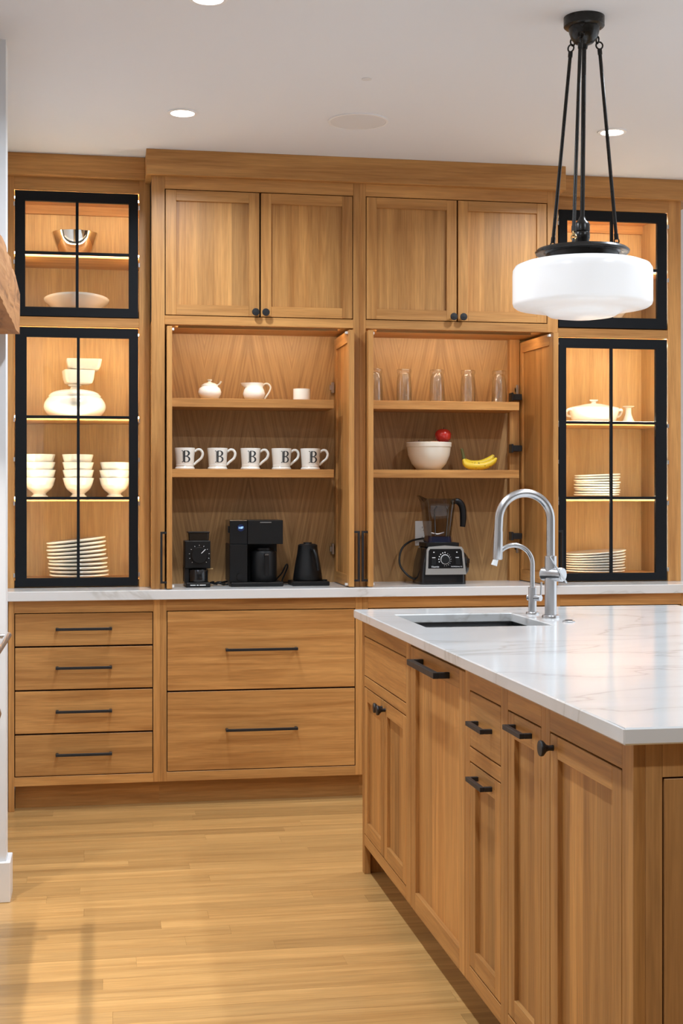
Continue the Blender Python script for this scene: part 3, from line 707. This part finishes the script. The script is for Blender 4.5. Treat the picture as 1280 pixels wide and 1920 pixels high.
# left tower, covered pot with two square dishes on its lid
t = thing('tureen', 'round ribbed white lidded pot on the upper shelf of the left tower', 'pot', (-0.108, TY, 1.6605))
L0 = (-0.108, TY, 1.6605)
obj('pot', G().lathe([(0.0, 0), (0.098, 0.0)]+[(0.098+0.038*math.sin(PI*(0.06+0.80*k/22))**0.8+(0.0011 if k % 2 else 0), 0.003+0.086*k/22) for k in range(23)]+[(0.114, 0.092), (0.116, 0.098), (0.110, 0.098), (0.0, 0.09)], L0, 56), CERAM, t)
obj('lid', G().lathe([(0.112, 0.098)]+[(0.110*math.cos(PI/2*k/16)+(0.001 if k % 2 else 0), 0.100+0.028*math.sin(PI/2*k/16)) for k in range(14)]+[(0.022, 0.128), (0.018, 0.138), (0.030, 0.144), (0.030, 0.148), (0.0, 0.150)], L0, 56), CERAM, t)
def square_dish(loc, hw, h, label, rz, rx):
    g = G(); g.smooth = True
    secs = [rsq(hw*0.72, hw*0.72, 0.018, 0.0), rsq(hw*0.84, hw*0.84, 0.02, 0.004), rsq(hw*0.93, hw*0.93, 0.02, h*0.35), rsq(hw, hw, 0.018, h), rsq(hw-0.004, hw-0.004, 0.016, h), rsq(hw*0.88, hw*0.88, 0.018, h*0.36), rsq(hw*0.75, hw*0.75, 0.016, 0.008)]
    g.loft(secs); o = obj('square_dish', g, CREAM); o.location = loc; o.rotation_euler = (rx, 0, rz)
    return tag(o, label, 'dish', 'square dishes on the pot lid')
square_dish((-0.092, TY, 1.811), 0.067, 0.060, 'cream square dish resting on the pot lid, under the other square dish', 0.15, 0.0)
square_dish((-0.068, TY, 1.8715), 0.077, 0.048, 'cream square dish on top, stacked in the lower square dish', 0.05, 0.0)
# three stacks of footed bowls
bp = [(0.036, 0.0), (0.038, 0.003), (0.030, 0.009), (0.027, 0.014)]+ribs((0.033, 0.020), (0.050, 0.034), 2, 0.0007)+ribs((0.053, 0.038), (0.0615, 0.056), 3, 0.0007)+[(0.0655, 0.070), (0.0695, 0.085), (0.067, 0.086), (0.055, 0.05), (0.03, 0.024)]
first = None
def place_copy(src, loc, rot=None, label=None):
    c = src.copy(); COL.objects.link(c); c.location = loc
    if rot is not None: c.rotation_euler = rot
    if label: c['label'] = label
    return c
for sx, cnt, where in ((-0.262, 4, 'left stack'), (-0.094, 4, 'middle stack'), (0.070, 3, 'right stack')):
    for k in range(cnt):
        pos = 'bottom' if k == 0 else ('topmost' if k == cnt-1 else ('second from bottom' if k == 1 else 'third from bottom'))
        lab = 'white footed bowl in the left tower, %s of the %s' % (pos, where)
        loc = (sx+random.uniform(-0.002, 0.002), TY, 1.3075+k*0.0347); rot = (0, random.uniform(-0.01, 0.01) if k else 0, random.uniform(0, 6))
        if first is None:
            first = vessel('footed_bowl', bp, loc, CERAM, lab, 'bowl', 'white footed bowls in the left tower'); first.rotation_euler = rot
        else: place_copy(first, loc, rot, lab)
# plates
pp_ = [(0.060, 0.0), (0.070, 0.0005), (0.090, 0.0035), (0.1050, 0.0060), (0.1092, 0.0085), (0.1100, 0.0110), (0.1090, 0.0135), (0.1050, 0.0142), (0.078, 0.0085), (0.05, 0.0045)]
def plate_stack(n, x, y, z, s, dz, label, group, tiltf, zx=0.0, hs=1.0):
    base = None
    for k in range(n):
        j = n-1-k
        pos = 'topmost' if j == 0 else ('bottom' if k == 0 else ORD[j]+' from the top')
        lab = label % pos
        tl = tiltf(k); loc = (x+random.uniform(-0.004, 0.004)-zx*k, y, z+k*dz); rot = (0, tl, random.uniform(0, 6)*0)
        if base is None:
            base = vessel('plate', [(r*s, h*hs) for r, h in pp_], loc, CERAM, lab, 'plate', group, n=48); base.rotation_euler = rot
        else: place_copy(base, loc, rot, lab)
plate_stack(10, -0.090, TY, 0.9485, 1.19, 0.0172, 'white plate, %s in the leaning stack of the left tower', 'leaning white plates in the left tower', lambda k: -0.012*k if k > 3 else -0.004*k, 0.0013, 1.2)
# right tower
o = vessel('serving_platter', [(0.07, 0.0), (0.10, 0.004)]+ribs((0.095, 0.008), (0.146, 0.075), 7)+[(0.149, 0.08), (0.144, 0.08), (0.09, 0.012)], (2.33, TY, 2.1185), CERAM, 'white ribbed serving bowl in the right tower, mostly behind the lamp shade', 'bowl', n=56)
t = thing('casserole', 'oval white lidded casserole with two lug handles in the right tower', 'casserole', (2.319, TY, 1.6605))
def oval(prof, c, sx, sy, n=56):
    g = G().lathe(prof, (0, 0, 0), n); g.v = [(c[0]+p[0]*sx, c[1]+p[1]*sy, c[2]+p[2]) for p in g.v]; return g
C0 = (2.319, TY, 1.6605)
obj('dish', oval([(0, 0), (0.098, 0), (0.105, 0.006)]+ribs((0.108, 0.014), (0.122, 0.060), 5)+[(0.124, 0.066), (0.118, 0.066), (0.0, 0.05)], C0, 1, 0.72), CERAM, t)
obj('lid', oval([(0.122, 0.066), (0.121, 0.071)]+ribs((0.115, 0.074), (0.04, 0.090), 5, 0.001)+[(0.012, 0.093), (0.010, 0.100), (0.021, 0.106), (0.021, 0.110), (0.0, 0.111)], C0, 1, 0.72), CERAM, t)
for s in (-1, 1):
    obj('lug_handle', G().ctube([(C0[0]+s*0.110, TY-0.02, C0[2]+0.060), (C0[0]+s*0.130, TY-0.018, C0[2]+0.062), (C0[0]+s*0.137, TY, C0[2]+0.050), (C0[0]+s*0.130, TY+0.01, C0[2]+0.036), (C0[0]+s*0.112, TY+0.01, C0[2]+0.030)], 0.007, 10), CERAM, t)
vessel('candlestick', [(0.033, 0.0), (0.032, 0.004), (0.022, 0.022), (0.0145, 0.045), (0.0135, 0.072), (0.028, 0.079), (0.028, 0.081), (0.012, 0.081), (0.010, 0.06)], (2.492, TY, 1.6605), CREAM, 'small cream candlestick standing right of the oval casserole', 'candlestick', n=32)
plate_stack(9, 2.335, TY, 1.3075, 0.985, 0.0118, 'small white plate, %s on the middle shelf of the right tower', 'small white plates in the right tower', lambda k: (random.uniform(-0.02, 0.01)-(0.02 if k > 5 else 0)) if k else 0)
plate_stack(8, 2.322, TY, 0.9485, 1.32, 0.0125, 'large white plate, %s at the bottom of the right tower', 'large white plates in the right tower', lambda k: -0.010*k, -0.0006)

# left bay: upper shelf
SY, SZ = 6.185, 1.7405
t = thing('sugar_bowl', 'round white sugar bowl with knobbed lid and spoon on the upper shelf', 'sugar bowl', (0.484, SY, SZ))
c = (0.484, SY, SZ)
obj('bowl', G().lathe([(0, 0), (0.030, 0.0), (0.040, 0.006), (0.050, 0.024), (0.0515, 0.034), (0.047, 0.050), (0.037, 0.058), (0.0375, 0.062), (0.034, 0.062), (0, 0.056)], c, 40), CERAM, t)
obj('lid', G().lathe([(0.037, 0.062), (0.037, 0.065), (0.026, 0.073), (0.010, 0.077), (0.006, 0.081), (0.0105, 0.088), (0.010, 0.090), (0.0, 0.091)], c, 40), CERAM, t)
obj('spoon', G().tube([(c[0]+0.030, SY-0.012, SZ+0.064), (c[0]+0.042, SY-0.016, SZ+0.070), (c[0]+0.050, SY-0.018, SZ+0.082)], [0.003, 0.0032, 0.0042], 8), CERAM, t)
t = thing('creamer', 'white cream jug with spout and loop handle on the upper shelf', 'jug', (0.682, SY, SZ))
c = (0.682, SY, SZ)
g = G().lathe([(0, 0), (0.034, 0.0), (0.045, 0.010), (0.050, 0.028), (0.046, 0.045), (0.041, 0.055), (0.0405, 0.068), (0.0425, 0.077), (0.0395, 0.077), (0.038, 0.06), (0, 0.02)], c, 40)
g.v = [(p[0]-(max(0, -(p[0]-c[0])-0.028)*1.3 if p[2] > SZ+0.066 and p[0] < c[0]-0.028 else 0), p[1], p[2]) for p in g.v]
obj('body', g, CERAM, t)
obj('handle', G().ctube([(c[0]+0.036, SY, SZ+0.062), (c[0]+0.048, SY, SZ+0.074), (c[0]+0.064, SY, SZ+0.074), (c[0]+0.074, SY, SZ+0.060), (c[0]+0.070, SY, SZ+0.042), (c[0]+0.058, SY, SZ+0.022), (c[0]+0.046, SY, SZ+0.006)], 0.0042, 10), CERAM, t)
vessel('ramekin', [(0.037, 0.0), (0.038, 0.002)]+ribs((0.0378, 0.006), (0.0378, 0.046), 7, 0.0006)+[(0.0385, 0.051), (0.035, 0.051), (0.034, 0.01)], (0.893, SY-0.03, SZ), CERAM, 'small straight-sided white ramekin at the right of the upper shelf', 'ramekin')
# mugs with the letter B
def mug_letter(r0, zc, ang0):
    """engraved-style capital B wrapped on the mug wall, 0.038 wide and 0.048 high"""
    W, H = 0.034, 0.048
    g = G()
    def fn(a, b): return a, b
    def put(poly, nsub=1):
        def m(a, b, d):
            z = zc+b*1.08; r = (0.0400+(z-0.024)*0.0694 if z < 0.06 else 0.0425+(z-0.06)*0.0844)+d+0.0002; th = ang0+a*1.15/r0
            return (r*math.cos(th), r*math.sin(th), z)
        g.prism(poly, m, 0.0002, 0.0009)
    def rect(a0, a1, b0, b1): put([(a0, b0), (a1, b0), (a1, b1), (a0, b1)])
    h = H/2
    rect(-W/2-0.001, -W/2+0.018, h-0.0022, h); rect(-W/2-0.001, -W/2+0.018, -h, -h+0.0022)       # serifs
    rect(-W/2+0.0082, -W/2+0.0125, -h, h)                                                       # solid half of the stem
    for k in range(13): rect(-W/2+0.0040, -W/2+0.0082, -h+0.0022+k*0.0034, -h+0.0022+k*0.0034+0.0020)  # hatched half
    rect(-W/2+0.0036, -W/2+0.0044, -h, h)
    def bowl(z0, z1, w):
        zc_, hh = (z0+z1)/2, (z1-z0)/2; ax = -W/2+0.017; n = 12
        out = [(ax+w*math.cos(-PI/2+PI*k/n), zc_+hh*math.sin(-PI/2+PI*k/n)) for k in range(n+1)]
        inn = [(ax-0.002+(w-0.0052)*math.cos(-PI/2+PI*k/n), zc_+(hh-0.0016)*math.sin(-PI/2+PI*k/n)) for k in range(n+1)]
        for k in range(n): put([out[k], out[k+1], inn[k+1], inn[k]])
        rect(ax-0.006, ax+0.0005, z1-0.0016, z1); rect(ax-0.006, ax+0.0005, z0, z0+0.0016)
    bowl(0.001, h, 0.0135); bowl(-h, 0.001, 0.0160)
    return g
mugp = [(0.0, 0.0), (0.0435, 0.0), (0.0445, 0.004), (0.0405, 0.010), (0.0390, 0.013), (0.0405, 0.016), (0.0395, 0.020), (0.0400, 0.024), (0.0425, 0.060), (0.0452, 0.092), (0.0448, 0.0945), (0.0425, 0.0935), (0.0400, 0.060), (0.0365, 0.02), (0.0, 0.018)]
LZ = 1.4305
where = ['leftmost, by the pocket door', 'second from the left', 'middle one of five', 'second from the right', 'rightmost of the row']
proto = None
for k, (mx, dz) in enumerate(zip((0.3725, 0.517, 0.664, 0.803, 0.934), (0.0, 0.05, 0.0, 0.22, 0.08))):
    lab = 'white mug printed with a black letter B, '+where[k]
    if proto is None:
        t = thing('mug', lab, 'mug', (0, 0, 0), 'letter B mugs on the lower shelf')
        obj('cup', G().lathe(mugp, (0, 0, 0), 44), CERAM, t)
        obj('handle', G().ctube([(0.043, 0, 0.078), (0.056, 0, 0.087), (0.070, 0, 0.085), (0.0785, 0, 0.070), (0.074, 0, 0.052), (0.062, 0, 0.040), (0.052, 0, 0.032), (0.040, 0, 0.020)], [0.005, 0.0058, 0.0062, 0.0062, 0.006, 0.006, 0.006, 0.005], 10), CERAM, t)
        obj('letter', mug_letter(0.0420, 0.056, -PI/2+0.22), INK, t, label='black serif letter B')
        proto = t
    else: t = copy_tree(proto); t['label'] = lab
    t.location = (mx, 6.165, LZ); t.rotation_euler = (0, 0, -0.12+dz)

# left bay: counter
CZ = 0.9155
t = thing('coffee_grinder', 'black coffee grinder with round front dial at the left of the counter', 'grinder', (0.421, 6.11, CZ))
gx0, gx1, gy = 0.3655, 0.4775, 6.055
obj('base', G().box(gx0+0.004, gx1-0.002, 6.03, 6.17, CZ, CZ+0.020), APPBLK, t, bevel=0.003)
obj('back_column', G().box(gx0, gx0+0.018, gy+0.01, 6.17, CZ+0.020, 0.997).box(gx0, gx1-0.012, 6.13, 6.17, CZ+0.020, 0.997), APPBLK, t)
obj('catch_cup', G().lathe([(0.0, 0.0), (0.043, 0.0), (0.044, 0.004), (0.044, 0.052), (0.042, 0.055), (0.0, 0.055)], (0.424, 6.085, CZ+0.0205), 40), GLOSSBLK, t)
obj('body', G().box(gx0, gx1, gy, 6.17, 0.997, 1.117), APPBLK, t, bevel=0.003)
hp = obj('hopper', G().loft([rsq(0.043, 0.045, 0.008, 1.117, 0.427, 6.11), rsq(0.046, 0.048, 0.008, 1.150, 0.427, 6.11)]), GLOSSBLK, t)
obj('hopper_lid', G().box(0.380, 0.475, 6.06, 6.16, 1.1505, 1.156), APPBLK, hp, bevel=0.002)
dl = obj('dial', G().lathe([(0.0355, 0.0), (0.0355, -0.007), (0.033, -0.010), (0.0, -0.010)], (0.4285, gy, 1.054), 40, 'y'), APPBLK, t)
obj('pointer', G().prism([(0.007, 0.009), (0.009, 0.007), (0.027, 0.025), (0.025, 0.027)], lambda a, b, d: (0.4285+a, gy-d, 1.054+b), 0.0100, 0.0106), LETTER, dl)
g = G()
for k in range(11):
    a = math.radians(225-27*k)
    q = lambda r, w: (r*math.cos(a)-w*math.sin(a), r*math.sin(a)+w*math.cos(a))
    g.prism([q(0.041, -0.0008), q(0.0455, -0.0008), q(0.0455, 0.0008), q(0.041, 0.0008)], lambda a_, b_, d: (0.4285+a_, gy-d, 1.054+b_), 0.0, 0.0006)
obj('dial_marks', g, LETTER, t)
obj('lever', G().tube([(gx1-0.01, gy+0.02, 0.994), (gx1+0.012, gy+0.012, 0.994)], 0.0035, 10), BRASS, t)
obj('maker_mark', G().box(0.388, 0.411, 6.0295, 6.03, CZ+0.008, CZ+0.0115).box(0.415, 0.424, 6.0295, 6.03, CZ+0.008, CZ+0.0115).box(0.428, 0.455, 6.0295, 6.03, CZ+0.008, CZ+0.0115), LETTER, t)

t = thing('coffee_maker', 'square black drip coffee maker with a lit clock, between grinder and kettle', 'coffee maker', (0.68, 6.14, CZ))
kx0, kx1, ky = 0.5615, 0.7965, 6.065
obj('base_plate', G().box(kx0+0.004, kx1, ky-0.025, 6.27, CZ, CZ+0.018), APPBLK, t, bevel=0.003)
obj('column', G().box(kx0, 0.640, ky, 6.27, CZ+0.018, 1.100), APPBLK, t, bevel=0.002)
obj('rear_wall', G().box(0.640, kx1-0.01, 6.20, 6.27, CZ+0.018, 1.100), APPBLK, t)
obj('water_tank', G().box(kx0, 0.640, ky, 6.27, 1.1005, 1.2055), GLOSSBLK, t, bevel=0.002)
obj('brew_head', G().box(0.6405, kx1, ky-0.003, 6.27, 1.1005, 1.2055), APPBLK, t, bevel=0.002)
obj('grip_strip', G().box(0.695, 0.745, ky-0.006, ky-0.003, 1.194, 1.198), STEEL, t)
obj('side_latch', G().box(kx0-0.006, kx0, ky+0.02, ky+0.04, 1.150, 1.180), GLOSSBLK, t)
dp = obj('display', G().lathe([(0.0155, 0.0), (0.0155, -0.0015), (0.0, -0.0015)], (0.6105, ky, 1.1725), 32, 'y'), plain('clock_glass', (0.012, 0.022, 0.075), 0.15), t)
obj('clock_digits', text_geo('1:07', 0.0125, lambda a, b, d: (0.6105+a, ky-0.0018-d, 1.1725+b)), CLOCK, dp)
obj('dial', G().lathe([(0.0145, 0.0), (0.0145, -0.006), (0.0, -0.006)], (0.607, ky, 0.957), 32, 'y'), APPBLK, t)
t = thing('carafe', 'black thermal carafe standing under the coffee maker brew head', 'carafe', (0.717, 6.125, CZ+0.0185))
c = (0.717, 6.125, CZ+0.0185)
obj('body', G().lathe([(0, 0), (0.056, 0.0), (0.058, 0.003), (0.058, 0.128), (0.055, 0.134), (0.040, 0.138), (0.040, 0.148), (0.0, 0.150)], c, 44), APPBLK, t)
obj('handle', G().box(0.712, 0.730, 6.030, 6.042, CZ+0.045, CZ+0.145).box(0.712, 0.730, 6.042, 6.085, CZ+0.133, CZ+0.145), APPBLK, t, bevel=0.003)
obj('badge', G().box(0.713, 0.729, 6.0292, 6.030, CZ+0.138, CZ+0.1405), STEEL, t)
tag(obj('power_cord', G().tube(curve([(0.79, 6.24, CZ+0.02), (0.812, 6.215, CZ+0.05), (0.826, 6.2, CZ+0.082), (0.834, 6.205, CZ+0.088), (0.836, 6.21, CZ+0.075), (0.824, 6.22, CZ+0.04), (0.815, 6.23, CZ+0.01), (0.85, 6.25, CZ+0.004), (0.90, 6.26, CZ+0.004)]), 0.0036, 8), RUBBER, loc=(0.81, 6.22, CZ)), 'black cord looping up between coffee maker and kettle', 'cord')
pts = [(0.485+0.075*k/24+0.012*math.sin(k*1.3), 6.16+0.03*math.cos(k*0.9), CZ+0.004+0.006*(1+math.sin(k*0.7))) for k in range(25)]
tag(obj('bundled_cord', G().ctube(pts, 0.0036, 8), RUBBER, loc=(0.52, 6.16, CZ)), 'bundled black cord lying between grinder and coffee maker', 'cord')
t = thing('kettle_dock', 'flat black square kettle base on the counter', 'kettle base', (0.92, 6.13, CZ))
obj('plate', G().box(0.838, 1.004, 6.055, 6.215, CZ, CZ+0.019), APPBLK, t, bevel=0.003)
obj('control_dial', G().lathe([(0.012, 0.019), (0.012, 0.026), (0, 0.027)], (0.986, 6.085, CZ), 20), APPBLK, t)
t = thing('kettle', 'matte black conical electric kettle standing on its base', 'kettle', (0.917, 6.135, CZ+0.0195))
c = (0.917, 6.135, CZ+0.0195)
obj('body', G().lathe([(0, 0), (0.064, 0.0), (0.066, 0.004), (0.063, 0.030), (0.055, 0.080), (0.048, 0.115), (0.0445, 0.140), (0.0435, 0.158), (0.040, 0.160), (0.0, 0.160)], c, 48), APPBLK, t)
ld_ = obj('lid', G().lathe([(0.039, 0.160), (0.036, 0.163), (0.020, 0.164), (0.019, 0.170), (0.0, 0.171)], c, 36), APPBLK, t)
obj('handle', G().ctube([(0.928, 6.088, CZ+0.158), (0.934, 6.062, CZ+0.156), (0.941, 6.048, CZ+0.135), (0.948, 6.044, CZ+0.100), (0.952, 6.046, CZ+0.068)], [0.0075, 0.0085, 0.0085, 0.0085, 0.0075], 12), APPBLK, t)
obj('spout', G().ctube([(0.905, 6.19, CZ+0.05), (0.900, 6.215, CZ+0.07), (0.897, 6.225, CZ+0.11), (0.895, 6.235, CZ+0.150), (0.894, 6.255, CZ+0.16)], 0.005, 10), APPBLK, t)

# right bay: upper shelf glasses stand upside down
gp = [(0.0340, 0.0), (0.0348, 0.004), (0.0352, 0.060), (0.0330, 0.105), (0.0300, 0.124), (0.0305, 0.130), (0.0330, 0.133), (0.0335, 0.145), (0.0310, 0.149), (0.0, 0.149), (0.0, 0.134), (0.022, 0.131), (0.0275, 0.118), (0.0305, 0.100), (0.0328, 0.060), (0.0325, 0.002), (0.0340, 0.0)]
proto = None
for k, gx in enumerate((1.233, 1.368, 1.522, 1.668, 1.816)):
    lab = 'clear glass tumbler standing upside down, '+['leftmost, half hidden by the pocket door', 'second from the left', 'middle one of five', 'second from the right', 'rightmost of the row'][k]
    if proto is None:
        g = G().lathe_open(gp, n=40); proto = obj('tumbler', g, TUMBLER); o = proto; tag(o, lab, 'glass', 'upturned tumblers on the upper shelf')
    else: o = place_copy(proto, (0, 0, 0), None, lab)
    o.location = (gx, 6.178, SZ)
vessel('fruit_bowl', [(0.050, 0.0), (0.056, 0.003), (0.080, 0.030), (0.096, 0.070), (0.1005, 0.105), (0.1035, 0.107), (0.1045, 0.125), (0.1025, 0.127), (0.099, 0.127), (0.094, 0.075), (0.075, 0.033), (0.045, 0.010)], (1.4875, 6.195, LZ), CREAM, 'plain cream mixing bowl of fruit on the lower shelf', 'bowl', n=56)
def apple(name, loc, r, mat, label, cat):
    prof = []
    for k in range(15):
        a = -PI/2+PI*k/14; rr = r*math.cos(a)*(1.04 if a > 0 else 0.98); zz = r*0.93*math.sin(a)
        if k > 11: zz -= r*0.10*(k-11)/3
        if k < 2: zz += r*0.06*(2-k)/2
        prof.append((max(rr, 0.0001), zz))
    t = thing(name, label, cat, loc, 'fruit in the cream bowl')
    obj('flesh', G().lathe(prof, loc, 28), mat, t)
    obj('stalk', G().tube([Vector(loc)+Vector((0, 0, r*0.7)), Vector(loc)+Vector((0.004, 0, r*1.02))], 0.0018, 6), STALK, t)
apple('apple', (1.5535, 6.19, LZ+0.158), 0.0375, REDFRUIT, 'bright red apple on top of the fruit bowl', 'apple')
apple('peach', (1.510, 6.175, LZ+0.103), 0.036, PEACH, 'orange-red fruit just showing over the bowl rim beside the apple', 'fruit')
apple('plum', (1.435, 6.185, LZ+0.103), 0.034, plain('dark_red_skin', (0.18, 0.02, 0.02), 0.3), 'dark red fruit barely showing above the left of the bowl rim', 'fruit')
t = thing('banana_bunch', 'two ripe yellow bananas joined at a dark stem on the lower shelf', 'bananas', (1.72, 6.19, LZ))
def ban(pts, name='banana'):
    n = len(pts); rr = [0.008, 0.0145, 0.0175, 0.0185, 0.0180, 0.0165, 0.013, 0.0055][:n]
    return obj(name, G().ctube(pts, rr, 10), BANANA, t)
ban([(1.650, 6.185, LZ+0.050), (1.656, 6.178, LZ+0.032), (1.672, 6.170, LZ+0.0215), (1.700, 6.165, LZ+0.0188), (1.732, 6.165, LZ+0.0200), (1.762, 6.167, LZ+0.028), (1.788, 6.170, LZ+0.043), (1.802, 6.173, LZ+0.056)])
ban([(1.652, 6.192, LZ+0.054), (1.664, 6.199, LZ+0.040), (1.688, 6.206, LZ+0.030), (1.716, 6.210, LZ+0.0280), (1.744, 6.210, LZ+0.032), (1.770, 6.208, LZ+0.044), (1.788, 6.206, LZ+0.058), (1.797, 6.204, LZ+0.072)])
obj('stem', G().ctube([(1.652, 6.188, LZ+0.046), (1.648, 6.188, LZ+0.070), (1.640, 6.188, LZ+0.100)], [0.010, 0.0075, 0.0065], 10), plain('banana_stem', (0.10, 0.09, 0.02), 0.6), t)

# blender
t = thing('blender', 'black and silver countertop blender with smoky jar and control dial', 'blender', (1.52, 6.14, CZ))
bx, by = 1.5225, 6.145
def bsec(hw, hd, r, z, cx=bx, cy=by): return rsq(hw, hd, r, z, cx, cy)
g = G(); g.loft([bsec(0.106, 0.092, 0.02, CZ), bsec(0.106, 0.092, 0.02, CZ+0.045), bsec(0.100, 0.088, 0.025, CZ+0.10), bsec(0.086, 0.080, 0.03, CZ+0.160), bsec(0.070, 0.070, 0.03, CZ+0.172)])
obj('motor_base', g, GLOSSBLK, t, smooth=True)
# the control face leans back a little
def face(a, b, d): 
    f = b/0.125; return (bx+0.008+a*(1-0.11*f), by-0.094+0.014*f-d, CZ+0.044+b)
obj('silver_frame', G().prism([(-0.094, 0.0), (0.094, 0.0), (0.094, 0.112), (0.085, 0.124), (0.0, 0.130), (-0.085, 0.124), (-0.094, 0.112)], face, -0.006, 0.004), SILVER, t)
pn = obj('control_panel', G().prism([(-0.083, 0.028), (0.083, 0.028), (0.084, 0.105), (0.078, 0.115), (-0.078, 0.115), (-0.084, 0.105)], face, 0.003, 0.0055), GLOSSBLK, t)
g = G(); n = 32
ringp = lambda r: [(r*math.cos(2*PI*k/n)-0.002, 0.068+r*math.sin(2*PI*k/n)) for k in range(n)]
dk = obj('dial', G().prism(ringp(0.0185), face, 0.0055, 0.018), APPBLK, t)
g = G(); o1, i1 = ringp(0.0225), ringp(0.0195)
for k in range(n): g.prism([o1[k], o1[(k+1) % n], i1[(k+1) % n], i1[k]], face, 0.0055, 0.0062)
obj('dial_ring', g, LETTER, pn)
g = G()
for k in range(6):
    a = math.radians(200-22*k); q = (0.031*math.cos(a)-0.002, 0.068+0.031*math.sin(a))
    g.prism([(q[0]+0.0028*math.cos(2*PI*j/8), q[1]+0.0028*math.sin(2*PI*j/8)) for j in range(8)], face, 0.0055, 0.0061)
for k in range(9):
    a = math.radians(62-20*k); r0, r1 = 0.027, 0.030
    g.prism([(r0*math.cos(a-0.03)-0.002, 0.068+r0*math.sin(a-0.03)), (r1*math.cos(a-0.03)-0.002, 0.068+r1*math.sin(a-0.03)), (r1*math.cos(a+0.03)-0.002, 0.068+r1*math.sin(a+0.03)), (r0*math.cos(a+0.03)-0.002, 0.068+r0*math.sin(a+0.03))], face, 0.0055, 0.0061)
obj('dial_marks', g, LETTER, pn)
for s in (-1, 1):
    sw = obj('switch', G().prism([(s*0.058-0.011, 0.044), (s*0.058+0.011, 0.044), (s*0.058+0.011, 0.070), (s*0.058-0.011, 0.070)], face, 0.0055, 0.010), APPBLK, t, bevel=0.001)
    obj('switch_marks', G().prism([(s*0.058-0.008, 0.0745), (s*0.058+0.008, 0.0745), (s*0.058+0.008, 0.0775), (s*0.058-0.008, 0.0775)], face, 0.0055, 0.0061).prism([(s*0.058-0.003, 0.098), (s*0.058+0.003, 0.098), (s*0.058+0.003, 0.102), (s*0.058-0.003, 0.102)], face, 0.0055, 0.0061), LETTER, sw)
obj('lettering', text_geo('Vitamix', 0.0125, lambda a, b, d: face(a-0.050, b+0.0355, 0.0058)), LETTER, pn)
obj('lettering', text_geo('PROFESSIONAL 750', 0.0062, lambda a, b, d: face(a+0.052, b+0.0355, 0.0058)), LETTER, pn)
obj('side_vent', G().lathe([(0.058, 0.0), (0.056, 0.030), (0.040, 0.044), (0.0, 0.046)], (bx+0.086, by-0.005, CZ+0.085), 28, 'x'), GLOSSBLK, t)
obj('cord_plug', G().box(bx+0.118, bx+0.142, by-0.012, by+0.010, CZ+0.088, CZ+0.112), GLOSSBLK, t, bevel=0.003)
obj('jar_pad', G().loft([bsec(0.080, 0.078, 0.025, CZ+0.168), bsec(0.080, 0.078, 0.025, CZ+0.186), bsec(0.055, 0.055, 0.02, CZ+0.188)]), APPBLK, t)
jx = bx-0.006
jar = obj('jar', G().loft([rsq(0.052, 0.052, 0.02, CZ+0.205, jx, by), rsq(0.055, 0.055, 0.022, CZ+0.220, jx, by), rsq(0.066, 0.064, 0.022, CZ+0.330, jx, by), rsq(0.070, 0.068, 0.022, CZ+0.368, jx, by), rsq(0.075, 0.071, 0.022, CZ+0.385, jx-0.002, by)], caps=False), SMOKE, t, smooth=True)
obj('jar_collar', G().loft([rsq(0.056, 0.056, 0.02, CZ+0.188, jx, by), rsq(0.053, 0.053, 0.02, CZ+0.216, jx, by)]), plain('jar_collar_black', (0.01, 0.012, 0.03), 0.15), jar)
obj('spout', G().loft([[(jx-0.070, by-0.030, CZ+0.368), (jx-0.060, by-0.045, CZ+0.384), (jx-0.060, by+0.045, CZ+0.384), (jx-0.070, by+0.030, CZ+0.368)], [(jx-0.094, by-0.014, CZ+0.397), (jx-0.090, by-0.018, CZ+0.400), (jx-0.090, by+0.018, CZ+0.400), (jx-0.094, by+0.014, CZ+0.397)]]), SMOKE, jar)
for s in (-0.024, 0.026):
    obj('jar_rib', G().tube([(jx+s, by-0.052, CZ+0.215), (jx+s*1.25, by-0.063, CZ+0.335), (jx+s*0.8, by-0.066, CZ+0.350)], 0.0035, 8), SMOKE, jar)
obj('blade', G().tube([(jx-0.03, by, CZ+0.228), (jx, by, CZ+0.222), (jx+0.03, by, CZ+0.230)], 0.004, 6), STEEL, jar)
obj('jar_handle', G().ctube([(jx+0.064, by, CZ+0.368), (jx+0.088, by, CZ+0.374), (jx+0.108, by, CZ+0.362), (jx+0.118, by, CZ+0.335), (jx+0.120, by, CZ+0.290), (jx+0.117, by, CZ+0.256)], [0.011, 0.014, 0.0155, 0.0155, 0.015, 0.012], 14), APPBLK, jar)
obj('power_cord', G().tube(curve([(bx-0.095, by+0.03, CZ+0.012), (bx-0.135, by+0.05, CZ+0.035), (bx-0.165, by+0.08, CZ+0.085), (bx-0.150, by+0.11, CZ+0.150), (bx-0.105, by+0.13, CZ+0.186), (bx-0.050, by+0.145, CZ+0.198), (bx-0.020, by+0.155, CZ+0.200)]), 0.0048, 10), RUBBER, t)
# wall outlet
t = thing('wall_outlet', 'white double socket plate on the back panel behind the blender', 'outlet', (1.488, BACK, 1.138))
obj('plate', G().box(1.4485, 1.5275, BACK-0.006, BACK, 1.081, 1.196), PLASTICW, t, bevel=0.002)
for z in (1.161, 1.114):
    r = obj('receptacle', G().lathe([(0.0165, -0.006), (0.0165, -0.0085), (0.0, -0.0085)], (1.488, BACK, z), 24, 'y'), PLASTICW, t)
    obj('slots', G().box(1.4805, 1.4825, BACK-0.0092, BACK-0.0084, z, z+0.009).box(1.4935, 1.4955, BACK-0.0092, BACK-0.0084, z, z+0.009).lathe([(0.0028, -0.0084), (0.0028, -0.0092), (0, -0.0092)], (1.488, BACK, z-0.008), 10, 'y'), BLACK, r)
